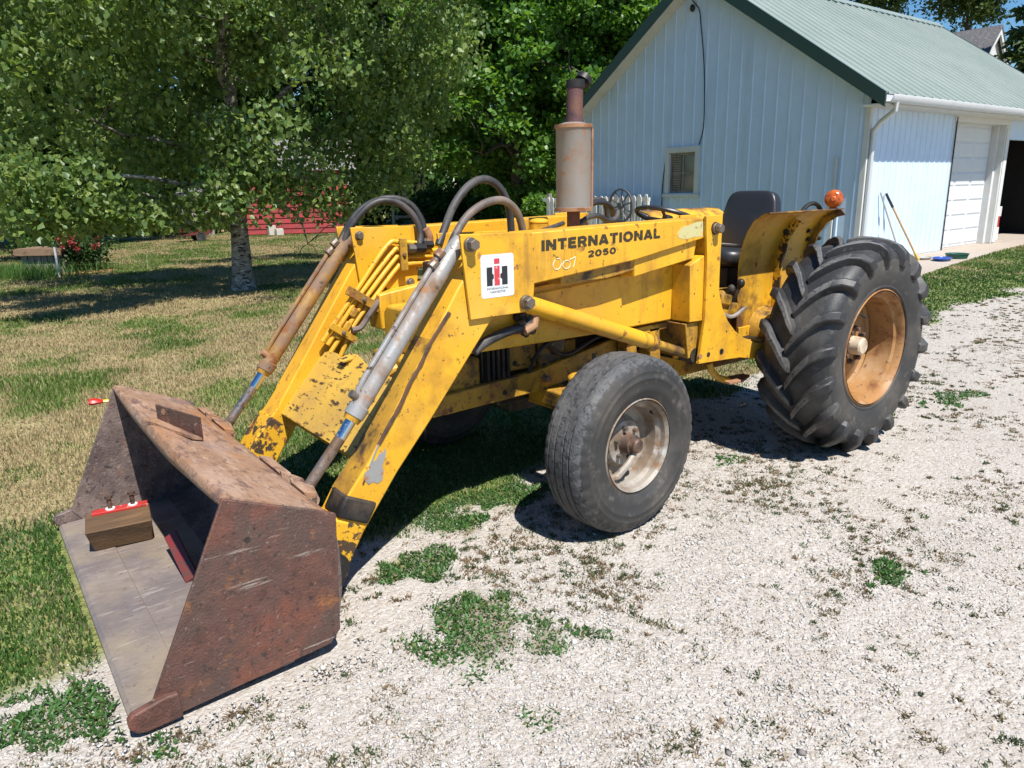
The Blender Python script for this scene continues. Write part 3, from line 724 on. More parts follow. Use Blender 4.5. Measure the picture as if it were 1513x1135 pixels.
# roof sheets: two slopes with raised ribs
XR0, XR1 = -8.07, -18.35
for sgn, nm in ((1, 'front'), (-1, 'back')):
    mb = MB()
    ye = YR+sgn*(4.02)
    for (a, oa), (b, ob) in zip(*(lambda q: (q[:-1], q[1:]))(ribs(XR1, XR0, 0.305, w=0.055, h=0.032))):
        mb.add([(a, YR, ZR+oa), (b, YR, ZR+ob), (b, ye, zroof(ye)+ob), (a, ye, zroof(ye)+oa)], [(0, 1, 2, 3)])
    mb.add([(XR0, YR, ZR-0.03), (XR1, YR, ZR-0.03), (XR1, ye, zroof(ye)-0.03), (XR0, ye, zroof(ye)-0.03)], [(0, 1, 2, 3)])
    ro = mb.build('roof_sheet', M['roof_green'], gar, GO, ang=15)
    # screws of the sheet
    sb = MB()
    for k in range(90):
        xx = R.uniform(XR1, XR0); yy = YR+sgn*R.choice([0.25, 1.1, 2.0, 2.9, 3.7])
        sb.box((xx, yy, zroof(yy)+0.004), (0.02, 0.02, 0.014))
    so = sb.build('roof_screws', M['trim_white'], ro, GO); so['kind'] = 'stuff'
    # gable rake boards
    for xr in (XR0, XR1):
        f = MB()
        q = [(YR, ZR+0.03), (ye, zroof(ye)+0.03), (ye, zroof(ye)-0.20), (YR, ZR-0.22)]
        f.prism(q, xr-0.015, xr+0.02, 'x').build('rake_board', M['trim_green'], gar, GO)
    f = MB()
    f.prism([(YR, ZR-0.14), (ye, zroof(ye)-0.14), (ye, zroof(ye)-0.165), (YR, ZR-0.165)], XR0-0.016, XG-0.0, 'x').build('rake_soffit', M['soffit'], gar, GO)
    # boxed eave
    yw = YF if sgn > 0 else YBk
    yo = ye-sgn*0.03
    MB().bx(XR0-0.02, XR1+0.02, min(yw, yo), max(yw, yo), 2.765, 2.785).build('eave_soffit', M['soffit'], gar, GO)
    MB().bx(XR0-0.02, XR1+0.02, yo-0.012, yo+0.012, 2.76, zroof(ye)-0.032).build('fascia', M['trim_white'], gar, GO)
mb = MB().prism([(YR-0.16, ZR-0.075), (YR, ZR+0.045), (YR+0.16, ZR-0.075), (YR+0.16, ZR-0.055), (YR, ZR+0.065), (YR-0.16, ZR-0.055)], XR0+0.01, XR1-0.01, 'x')
mb.build('ridge_cap', M['roof_green'], gar, GO)
mb = MB()
for k in range(34):
    xx = XR0-0.15-k*0.305
    for s in (-1, 1): mb.bx(xx-0.06, xx+0.06, YR+s*0.165-0.012, YR+s*0.165+0.012, ZR-0.105, ZR-0.07)
mb.build('ridge_closure', M['trim_green'], gar, GO)['kind'] = 'stuff'
# gutter (open trough) and downspout
yg = -3.165
mb = MB().prism([(yg-0.01, 2.90), (yg-0.01, 2.785), (yg+0.075, 2.785), (yg+0.12, 2.85), (yg+0.12, 2.90), (yg+0.108, 2.90), (yg+0.108, 2.855), (yg+0.07, 2.797), (yg+0.002, 2.797), (yg+0.002, 2.90)], XR0+0.0, XR1, 'x')
mb.build('gutter', M['gutter'], gar, GO)
ds = [(-8.30, yg+0.05, 2.80), (-8.32, yg+0.04, 2.68), (-8.42, -3.40, 2.52), (-8.50, -3.54, 2.40), (-8.52, -3.555, 2.2), (-8.52, -3.555, 0.28)]
MB().tube(ds, 0.042, 10).build('downspout', M['gutter_grey'], gar, GO)
mb = MB().bx(XG-0.06, XG+0.028, YF-0.07, YF+0.026, 0.2, 2.78)
mb.build('corner_trim', M['trim_white'], gar, GO, bevel=0.004)
MB().bx(XG+0.024, XG+0.05, -4.14, -4.10, 0.2, 2.0).build('sun_streak', M['trim_white'], gar, GO)  # white strip painted in for sunlight grazing the gable ribs
# overhead door, recessed
YD = -3.85
dr = MB().bx(-11.74, -14.06, YD-0.05, YD, 0.2, 2.72).build('overhead_door', M['door_white'], gar, GO)
z = 0.24
row = 0
while z < 2.6:
    hgt = 0.27
    for k in range(3):
        x1 = -11.80-k*0.745; x0 = x1-0.685
        mb = MB()
        mb.add([(x0, YD+0.001, z), (x1, YD+0.001, z), (x1, YD+0.001, z+hgt), (x0, YD+0.001, z+hgt),
                (x0+0.03, YD+0.014, z+0.03), (x1-0.03, YD+0.014, z+0.03), (x1-0.03, YD+0.014, z+hgt-0.03), (x0+0.03, YD+0.014, z+hgt-0.03)],
               [(4, 5, 6, 7), (0, 1, 5, 4), (1, 2, 6, 5), (2, 3, 7, 6), (3, 0, 4, 7)])
        mb.build('door_panel', M['door_white'], dr, GO, smooth=False)
    z += 0.30; row += 1
mb = MB().bx(-11.70, -11.74, YD, YF+0.012, 0.2, 2.72)
mb.build('door_jamb', M['trim_white'], gar, GO)
MB().bx(-11.705, -11.73, YF+0.012, YF+0.03, 0.2, 2.74).build('door_seal', M['cable'], gar, GO)
MB().bx(-11.66, -14.30, YD, YF+0.02, 2.66, 2.765).build('door_header', M['trim_white'], gar, GO)
MB().bx(-14.00, -14.10, YD, YF-0.10, 0.2, 2.66).build('door_jamb', M['trim_white'], gar, GO)
MB().bx(-14.10, -14.34, YD-0.15, YF+0.015, 0.2, 2.66).build('pilaster', M['trim_white'], gar, GO, bevel=0.005)
MB().bx(-14.14, -14.30, YF+0.014, YF+0.03, 0.22, 2.6).build('corner_board', M['trim_white'], gar, GO)
# window with louvre slats
wd = MB()
wd.bx(XG-0.02, XG+0.045, -8.04, HY0, 1.40, 2.25).bx(XG-0.02, XG+0.045, HY1, -7.13, 1.40, 2.25)
wd.bx(XG-0.02, XG+0.05, -8.05, -7.12, 2.25, 2.36).bx(XG-0.02, XG+0.075, -8.07, -7.10, 1.33, 1.40)
wd = wd.build('window', M['trim_white'], gar, GO, bevel=0.004)
sash = MB()
for y0, y1, z0, z1 in ((HY0, HY0+0.045, HZ0, HZ1), (HY1-0.045, HY1, HZ0, HZ1), (HY0, HY1, HZ0, HZ0+0.05), (HY0, HY1, HZ1-0.045, HZ1), (-7.60, -7.565, HZ0, HZ1), (HY0, HY1, 1.81, 1.845)):
    sash.bx(XG-0.045, XG-0.02+(0.001 if y1-y0 > 0.3 else 0), y0, y1, z0, z1)
sash.build('sash', M['old_wood'], wd, GO)
for y0, y1 in ((HY0+0.02, -7.60), (-7.57, HY1-0.02)):
    for z0, z1 in ((HZ0+0.03, 1.815), (1.84, HZ1-0.03)):
        MB().bx(XG-0.038, XG-0.032, y0, y1, z0, z1).build('pane', M['glass'], wd, GO)
for k in range(15):
    zz = HZ0+0.09+k*0.047
    MB().box((XG-0.021, -7.755, zz), (0.006, 0.22, 0.032), Matrix.Rotation(0.5, 3, 'Y')).build('slat', M['old_wood'], wd, GO)
MB().bx(XG-0.2, XG-0.19, HY0-0.2, HY1+0.2, HZ0-0.2, HZ1+0.2).build('unlit_backing', M['dark'], wd, GO)  # added dark sheet stands in for the unlit room behind the panes
# black cable down the gable
cb = bez([UN(u, v, 'x', XG+0.03) for u, v in ((1045, -32), (1022, -6), (1033, 14), (1036, 40), (1040, 90), (1041, 150), (1039, 190), (1033, 214))], 40)
MB().tube(cb, 0.011, 6).build('cable', M['cable'], gar, GO)
cb = bez([UN(u, v, 'x', XG+0.03) for u, v in ((987, 222), (983, 240), (979, 275), (977, 320))], 12)
MB().tube(cb, 0.011, 6).build('cable', M['cable'], gar, GO)
MB().ell(tuple(UN(1023, 12, 'x', XG+0.06)), (0.05, 0.05, 0.07)).build('cable_knot', M['cable'], gar, GO)

# ---- things standing by the garage
FX = -8.02
pf = root('picket_fence', (FX, -9.0, 0.15), 'peeling white picket fence standing before the shaded gable wall', 'fence')
fo = (FX, -9.0, 0.15)
pk = MB()
pw = 0.125
pk.prism([(-pw/2, 0), (pw/2, 0), (pw/2, 1.16), (pw*0.36, 1.22), (pw*0.18, 1.25), (-pw*0.18, 1.25), (-pw*0.36, 1.22), (-pw/2, 1.16)], 0, 0.022, 'x')
pkm = None
y = -8.20; i = 0
while y > -11.6:
    if pkm is None:
        o = pk.build('picket', M['picket'], pf, bevel=0.004); pkm = o
    else:
        o = pkm.copy(); COL.objects.link(o)
    o.location = (0, y+9.0, R.uniform(-0.02, 0.02)-0.03*(i/14)); o.rotation_euler = (R.uniform(-0.02, 0.02), 0, 0)
    y -= 0.172; i += 1
for zz in (0.45, 1.15): MB().bx(FX-0.045, FX-0.002, -11.7, -8.1, 0.15+zz-0.04, 0.15+zz+0.04).build('rail', M['picket'], pf, fo)
MB().bx(FX-0.14, FX-0.05, -8.3, -8.2, 0.1, 1.3).build('post', M['picket'], pf, fo)
MB().bx(FX-0.14, FX-0.05, -11.6, -11.5, 0.1, 1.45).build('post', M['old_wood'], pf, fo)
wc = UN(917, 304, 'x', FX+0.08)
ww = root('wagon_wheel', (wc[0], wc[1], wc[2]-0.37), 'grey spoked wheel ornament hung on the picket fence', 'wheel')
wo = (wc[0], wc[1], wc[2]-0.37)
MB().lathe([(0.335, -0.02), (0.37, -0.02), (0.37, 0.02), (0.335, 0.02)], wc, 'x', 28, close=True).build('rim', M['iron_wheel'], ww, wo)
MB().cyl((wc[0]-0.04, wc[1], wc[2]), (wc[0]+0.05, wc[1], wc[2]), 0.07, 14).build('hub', M['iron_wheel'], ww, wo)
for k in range(10):
    a = k*math.pi/5+0.2
    MB().cyl((wc[0], wc[1]+0.05*math.cos(a), wc[2]+0.05*math.sin(a)), (wc[0], wc[1]+0.345*math.cos(a), wc[2]+0.345*math.sin(a)), 0.016, 6).build('spoke', M['iron_wheel'], ww, wo)
# tools leaning on the wall
t0 = (-9.55, -3.05, 0.20); t1 = (-9.22, -3.585, 1.36)
bo = root('push_broom', t0, 'wooden handled broom with black grip leaning on the sunlit siding', 'broom')
v0, v1 = Vector(t0), Vector(t1)
MB().cyl(v0+(v1-v0)*0.10, v0+(v1-v0)*0.80, 0.017, 8).build('handle', M['pole_wood'], bo, t0)
MB().cyl(v0+(v1-v0)*0.79, v1, 0.022, 8).build('grip', M['cable'], bo, t0)
MB().tube([v0+Vector((0, 0, -0.0)), v0+(v1-v0)*0.06, v0+(v1-v0)*0.16], [0.06, 0.05, 0.02], 8, flat=0.5).build('bristles', M['bristle'], bo, t0)
t2 = (-9.35, -3.25, 0.20); t3 = (-9.02, -3.585, 1.38)
ra = root('garden_rake', t2, 'weathered grey rake pole leaning beside the broom', 'rake')
v0, v1 = Vector(t2), Vector(t3)
MB().cyl(v0, v1, 0.015, 8).build('handle', M['pole_grey'], ra, t2)
MB().box(v0+Vector((0, 0, 0.02)), (0.30, 0.03, 0.03)).build('head', M['steel'], ra, t2)
for k in range(7): MB().cyl(v0+Vector((-0.14+k*0.047, 0, 0.02)), v0+Vector((-0.14+k*0.047, 0.05, -0.005)), 0.006, 5).build('tine', M['steel'], ra, t2)
def tray(name, lab, m, c, r, h, sx=1.0, rot=0.0):
    n = 24
    mb = MB()
    prof = [(r*0.86, 0.0), (r, h), (r*1.04, h), (r*1.02, h-0.012), (r*0.96, h-0.012), (r*0.83, 0.015), (0.001, 0.015)]
    mb.lathe(prof, (0, 0, 0), 'z', n)
    mb.lathe([(0.001, 0), (r*0.86, 0)], (0, 0, 0), 'z', n)
    mb.v = [(c[0]+q[0]*sx*math.cos(rot)-q[1]*math.sin(rot), c[1]+q[0]*sx*math.sin(rot)+q[1]*math.cos(rot), c[2]+q[2]) for q in mb.v]
    return setp(mb.build(name, m, org=c), lab, 'tray')
tray('plastic_tray', 'flat blue plastic tray lying on the apron', M['blue_plastic'], (-9.72, -2.72, 0.197), 0.15, 0.05, 1.7, 0.3)
tray('plastic_pan', 'dark green plastic pan on the apron behind the blue tray', M['green_plastic'], (-10.25, -2.70, 0.197), 0.19, 0.09)
tray('plastic_tray', 'small grey tray beside the blue tray at the wall', M['pole_grey'], (-9.75, -3.05, 0.197), 0.12, 0.04, 1.6, 0.1)
def bin_(c, r, h):
    mb = MB().lathe([(0.001, 0), (r*0.8, 0), (r, h), (r*1.05, h), (r*1.03, h-0.02), (r*0.96, h-0.02), (r*0.78, 0.02), (0.001, 0.02)], (c[0], c[1], c[2]), 'z', 24)
    return setp(mb.build('plastic_bin', M['red_plastic'], org=c), 'round red plastic bin inside the open garage bay', 'bin')
q = UN(1496, 352, 'z', 0.2)
bin_((-16.95, -4.75, 0.195), 0.24, 0.55)
for k, (dx, hh) in enumerate(((0, 0.30), (0.03, 0.24), (-0.02, 0.22))):
    zz = 0.195+sum((0.30, 0.24, 0.22)[:k])
    o = MB().bx(-14.85+dx, -15.15+dx, -4.10, -3.85, zz, zz+hh).build('carton', [M['carton'], M['red_plastic'], M['carton']][k], org=(-14.9, -4.02, zz), bevel=0.006)
    setp(o, ['white carton at the foot of the stack in the open bay', 'red carton in the middle of the stack in the open bay', 'white carton on top of the stack in the open bay'][k], 'carton')
for k, (xx, yy, zz, dx, dz) in enumerate(((-16.9, -9.2, 0.195, 1.2, 1.0), (-15.2, -9.2, 0.195, 1.0, 1.5))):
    sh = root('shelf_rack', (xx, yy, zz), ['low dark shelf rack at the back of the open bay', 'tall dark shelf rack at the back of the open bay'][k], 'shelf')
    for j in range(3): MB().bx(xx-dx/2, xx+dx/2, yy, yy+0.4, zz+0.1+j*dz/3, zz+0.13+j*dz/3).build('shelf', M['old_wood'], sh, (xx, yy, zz))
    for sx_ in (-1, 1):
        for yy2 in (0.01, 0.35): MB().bx(xx+sx_*dx/2-0.02, xx+sx_*dx/2+0.02, yy+yy2, yy+yy2+0.04, zz, zz+dz).build('upright', M['old_wood'], sh, (xx, yy, zz))

# ================================================================== HOUSE BEHIND
hc = UN(1482, 36, 'x', -36.0)
HXc, HYc, HZc = hc                       # ridge end; the ridge runs away along -y, the gable faces +y
ho = (HXc, HYc-4, 0.0)
hs_ = root('farmhouse', ho, 'white farmhouse with grey shingle roof rising beyond the garage', 'house')
mb = MB().prism([(HXc-3.0, 0), (HXc+3.0, 0), (HXc+3.0, HZc-3.4), (HXc, HZc-0.15), (HXc-3.0, HZc-3.4)], HYc-9, HYc-0.25, 'y')
mb.build('wall', M['trim_white'], hs_, ho)
for s in (-1, 1):
    mb = MB().prism([(HXc, HZc), (HXc+s*3.4, HZc-3.74), (HXc+s*3.4, HZc-3.88), (HXc, HZc-0.14)], HYc-9.2, HYc, 'y')
    mb.build('roof_slope', M['shingle'], hs_, ho)
    MB().prism([(HXc, HZc-0.15), (HXc+s*3.4, HZc-3.89), (HXc+s*3.4, HZc-4.15), (HXc, HZc-0.41)], HYc-0.12, HYc-0.02, 'y').build('barge_board', M['trim_white'], hs_, ho)
    w_ = MB().bx(HXc+s*1.0-0.4, HXc+s*1.0+0.4, HYc-0.26, HYc-0.19, HZc-4.6, HZc-3.2).build('window', M['trim_white'], hs_, ho)
    MB().bx(HXc+s*1.0-0.32, HXc+s*1.0+0.32, HYc-0.195, HYc-0.17, HZc-4.5, HZc-3.3).build('pane', M['glass'], w_, ho)

# ================================================================== FAR LAWN THINGS
q = UN(455, 346, 'z', 0)
bx_, by_ = q[0], q[1]
bdir = Vector((0.9, -0.35, 0)).normalized()       # along the front of the shed
a0 = UN(364, 349, 'z', 0); a1 = UN(522, 344, 'z', 0)
fr = Vector((a1[0]-a0[0], a1[1]-a0[1], 0)); wl = fr.length; fr.normalize()
bk = Vector((-fr.y, fr.x, 0))
if bk.dot(Vector((CAM[0]-a0[0], CAM[1]-a0[1], 0))) > 0: bk = -bk
so_ = tuple(a0); shd = root('red_shed', (a0[0], a0[1], 0), 'red clapboard shed behind the birch tree', 'shed')
A = Vector((a0[0], a0[1], 0))
def P3(s, d_, z_): return tuple(A+fr*s+bk*d_+Vector((0, 0, z_)))
SH = 2.5
mb = MB().add([P3(0, 0.04, 0), P3(wl, 0.04, 0), P3(wl, 3.5, 0), P3(0, 3.5, 0), P3(0, 0.04, SH), P3(wl, 0.04, SH), P3(wl, 3.5, SH), P3(0, 3.5, SH)], [(0, 1, 5, 4), (1, 2, 6, 5), (2, 3, 7, 6), (3, 0, 4, 7), (4, 5, 6, 7)])
mb.build('wall', M['barn_red'], shd, (a0[0], a0[1], 0))
z = 0.05
cl = None
while z < SH-0.05:
    mb = MB().add([P3(0, 0.035, z), P3(wl, 0.035, z), P3(wl, 0.035, z+0.2), P3(0, 0.035, z+0.2), P3(0, -0.01, z), P3(wl, -0.01, z), P3(wl, 0.02, z+0.2), P3(0, 0.02, z+0.2)],
                  [(4, 5, 6, 7), (0, 1, 5, 4), (3, 7, 6, 2), (0, 4, 7, 3), (1, 2, 6, 5)])
    mb.build('clapboard', M['barn_red'], shd, (a0[0], a0[1], 0), smooth=False); z += 0.205
for s in (0.0, wl):
    MB().add([P3(s-0.07, -0.04, 0), P3(s+0.07, -0.04, 0), P3(s+0.07, 0.06, 0), P3(s-0.07, 0.06, 0), P3(s-0.07, -0.04, SH), P3(s+0.07, -0.04, SH), P3(s+0.07, 0.06, SH), P3(s-0.07, 0.06, SH)],
             [(0, 1, 5, 4), (1, 2, 6, 5), (2, 3, 7, 6), (3, 0, 4, 7), (4, 5, 6, 7)]).build('corner_board', M['trim_white'], shd, (a0[0], a0[1], 0))
mb = MB().add([P3(-0.3, -0.3, SH-0.05), P3(wl+0.3, -0.3, SH-0.05), P3(wl+0.3, 1.75, SH+1.3), P3(-0.3, 1.75, SH+1.3), P3(wl+0.3, 3.8, SH-0.05), P3(-0.3, 3.8, SH-0.05)], [(0, 1, 2, 3), (3, 2, 4, 5), (0, 3, 5), (1, 4, 2)])
mb.build('roof', M['barn_roof'], shd, (a0[0], a0[1], 0), smooth=False)
for u, v, h_, lab in ((402, 348, 0.38, 'tall pale concrete block standing against the red shed'), (413, 348, 0.26, 'low pale concrete block standing against the red shed')):
    c = UN(u, v, 'z', 0)
    mb = MB().bx(c[0]-0.14, c[0]+0.14, c[1]-0.12, c[1]+0.12, 0, h_)
    for s in (-1, 1): mb.bx(c[0]+s*0.07-0.04, c[0]+s*0.07+0.04, c[1]-0.08, c[1]+0.08, h_-0.01, h_+0.012)
    setp(mb.build('concrete_block', M['cinder'], org=(c[0], c[1], 0), bevel=0.01), lab, 'block')
# grey outbuilding left of the trunk
c = UN(268, 350, 'z', 0); c2 = UN(318, 348, 'z', 0)
ob = root('grey_lean_to', (c[0], c[1], 0), 'grey weathered board lean-to left of the birch trunk', 'shed')
fr2 = Vector((c2[0]-c[0], c2[1]-c[1], 0)); n_ = 9
for k in range(n_):
    q0 = Vector((c[0], c[1], 0))+fr2*(k/n_); q1 = Vector((c[0], c[1], 0))+fr2*((k+0.9)/n_)
    hh = 1.55+R.uniform(-0.06, 0.06); b_ = Vector((-0.2, -0.25, 0)).normalized()*0.03
    MB().add([q0, q1, q1+b_, q0+b_, q0+Vector((0, 0, hh)), q1+Vector((0, 0, hh)), q1+b_+Vector((0, 0, hh)), q0+b_+Vector((0, 0, hh))], [(0, 1, 5, 4), (1, 2, 6, 5), (2, 3, 7, 6), (3, 0, 4, 7), (4, 5, 6, 7)]).build('plank', M['old_wood'], ob, (c[0], c[1], 0))
b_ = Vector((-0.62, -0.78, 0))
p_ = [Vector((c[0], c[1], 0)), Vector((c2[0], c2[1], 0))]
MB().add([p_[0]-fr2*0.06-b_*0.15+Vector((0, 0, 1.58)), p_[1]+fr2*0.06-b_*0.15+Vector((0, 0, 1.58)), p_[1]+fr2*0.06+b_*2+Vector((0, 0, 2.1)), p_[0]-fr2*0.06+b_*2+Vector((0, 0, 2.1)),
          p_[0]-fr2*0.06-b_*0.15+Vector((0, 0, 1.64)), p_[1]+fr2*0.06-b_*0.15+Vector((0, 0, 1.64)), p_[1]+fr2*0.06+b_*2+Vector((0, 0, 2.16)), p_[0]-fr2*0.06+b_*2+Vector((0, 0, 2.16))],
         [(0, 3, 2, 1), (4, 5, 6, 7), (0, 1, 5, 4), (1, 2, 6, 5), (2, 3, 7, 6), (3, 0, 4, 7)]).build('roof', M['barn_roof'], ob, (c[0], c[1], 0))
for s, q in ((0, p_[0]), (1, p_[1])): MB().box(q+b_*1.9+Vector((0, 0, 1.0)), (0.12, 0.12, 2.0)).build('post', M['old_wood'], ob, (c[0], c[1], 0))
# small cart
c = UN(288, 357, 'z', 0)
ct = root('garden_cart', (c[0], c[1], 0), 'small dull red garden cart on two wheels before the lean-to', 'cart')
co_ = (c[0], c[1], 0)
MB().prism([(c[0]-0.45, 0.22), (c[0]+0.45, 0.22), (c[0]+0.55, 0.48), (c[0]-0.55, 0.48)], c[1]-0.28, c[1]+0.28, 'y').build('tub', M['red_dull'], ct, co_, bevel=0.02)
MB().tube([(c[0]+0.5, c[1], 0.4), (c[0]+0.85, c[1], 0.6), (c[0]+0.9, c[1]+0.2, 0.62)], 0.018, 6).build('handle', M['black'], ct, co_)
for s in (-1, 1):
    MB().lathe([(0.12, -0.03), (0.17, -0.03), (0.17, 0.03), (0.12, 0.03)], (c[0]-0.15, c[1]+s*0.33, 0.17), 'y', 18, close=True).cyl((c[0]-0.15, c[1]+s*0.31, 0.17), (c[0]-0.15, c[1]+s*0.35, 0.17), 0.125, 14).build('wheel', M['rubber'], ct, co_)
MB().cyl((c[0]-0.15, c[1]-0.34, 0.17), (c[0]-0.15, c[1]+0.34, 0.17), 0.02, 8).build('axle', M['black'], ct, co_)
# wooden A frame
c = UN(583, 345, 'z', 0)
af = root('timber_stand', (c[0], c[1], 0), 'grey timber A-shaped stand on the far lawn', 'stand')
ao = (c[0], c[1], 0)
ex = Vector((-cR[1]*0+cR[0], cR[1], 0)).normalized()
cc = Vector((c[0], c[1], 0))
MB().tube([cc, cc+Vector((0, 0, 1.75))], 0.07, 4).build('post', M['old_wood'], af, ao, smooth=False)
MB().tube([cc+ex*1.25, cc+ex*0.35+Vector((0, 0, 1.75))], 0.06, 4).build('brace', M['old_wood'], af, ao, smooth=False)
MB().tube([cc+Vector((0, 0, 0.62)), cc+ex*0.95+Vector((0, 0, 0.62))], 0.05, 4).build('rail', M['old_wood'], af, ao, smooth=False)
MB().tube([cc+Vector((0, 0, 1.72)), cc+ex*0.4+Vector((0, 0, 1.72))], 0.05, 4).build('rail', M['old_wood'], af, ao, smooth=False)
# wooden well box with pipe
c = UN(78, 404, 'z', 0)
wb_ = root('wooden_planter', (c[0], c[1], 0), 'weathered plank box with a broad lid near the rose bush', 'box')
wo_ = (c[0], c[1], 0)
ex = Vector((cR[0], cR[1], 0)).normalized(); ey = Vector((-ex.y, ex.x, 0))
rotm = Matrix((ex, ey, Vector((0, 0, 1)))).transposed()
for k in range(6):
    s = -0.36+k*0.142
    for dd in (-0.3, 0.3):
        MB().box(Vector(wo_)+ex*s+ey*dd+Vector((0, 0, 0.25)), (0.125, 0.03, 0.50), rotm).build('plank', M['old_wood'], wb_, wo_)
for s in (-0.42, 0.42): MB().box(Vector(wo_)+ex*s+Vector((0, 0, 0.25)), (0.03, 0.58, 0.5), rotm).build('end_board', M['old_wood'], wb_, wo_)
for k in range(3): MB().box(Vector(wo_)+ey*(-0.26+k*0.26)+Vector((0, 0, 0.54)), (1.0, 0.24, 0.05), rotm).build('lid_board', M['brown_wood'], wb_, wo_)
MB().box(Vector(wo_)+ey*(-0.40)+Vector((0, 0, 0.48)), (1.0, 0.03, 0.12), rotm).build('lid_lip', M['brown_wood'], wb_, wo_)
pp = UN(88, 410, 'z', 0)
MB().cyl((pp[0], pp[1], 0), (pp[0], pp[1], 0.62), 0.022, 8).build('steel_stake', M['gutter_grey'], wb_, wo_)
# ================================================================== TREES
def leaves(name, pos, size, m, parent, org, rng, droop=0.5, aspect=0.8, up=0.0, axis=None):
    n = len(pos)
    t = rng.normal(0, 1, (n, 3)); t[:, 2] -= droop*1.6
    if axis is not None: t = t*0.35+axis
    t /= np.linalg.norm(t, axis=1)[:, None]
    nn = rng.normal(0, 1, (n, 3)); nn[:, 2] += up
    w = np.cross(t, nn); w /= np.linalg.norm(w, axis=1)[:, None]+1e-9
    nn = np.cross(w, t)
    s = size*(0.6+0.8*rng.random(n))[:, None]
    a = pos; tip = pos+t*s+nn*s*0.12
    mid = pos+t*s*0.45
    l = mid+w*s*aspect*0.5-nn*s*0.10; r_ = mid-w*s*aspect*0.5-nn*s*0.10
    V = np.stack([a, l, tip, r_], 1).reshape(-1, 3)
    i = np.arange(n)[:, None]*4
    Fa = np.concatenate([i+np.array([[0, 1, 2]]), i+np.array([[0, 2, 3]])], 1).reshape(-1)
    return bulk(name, V, Fa, 3, m, parent, org=org)
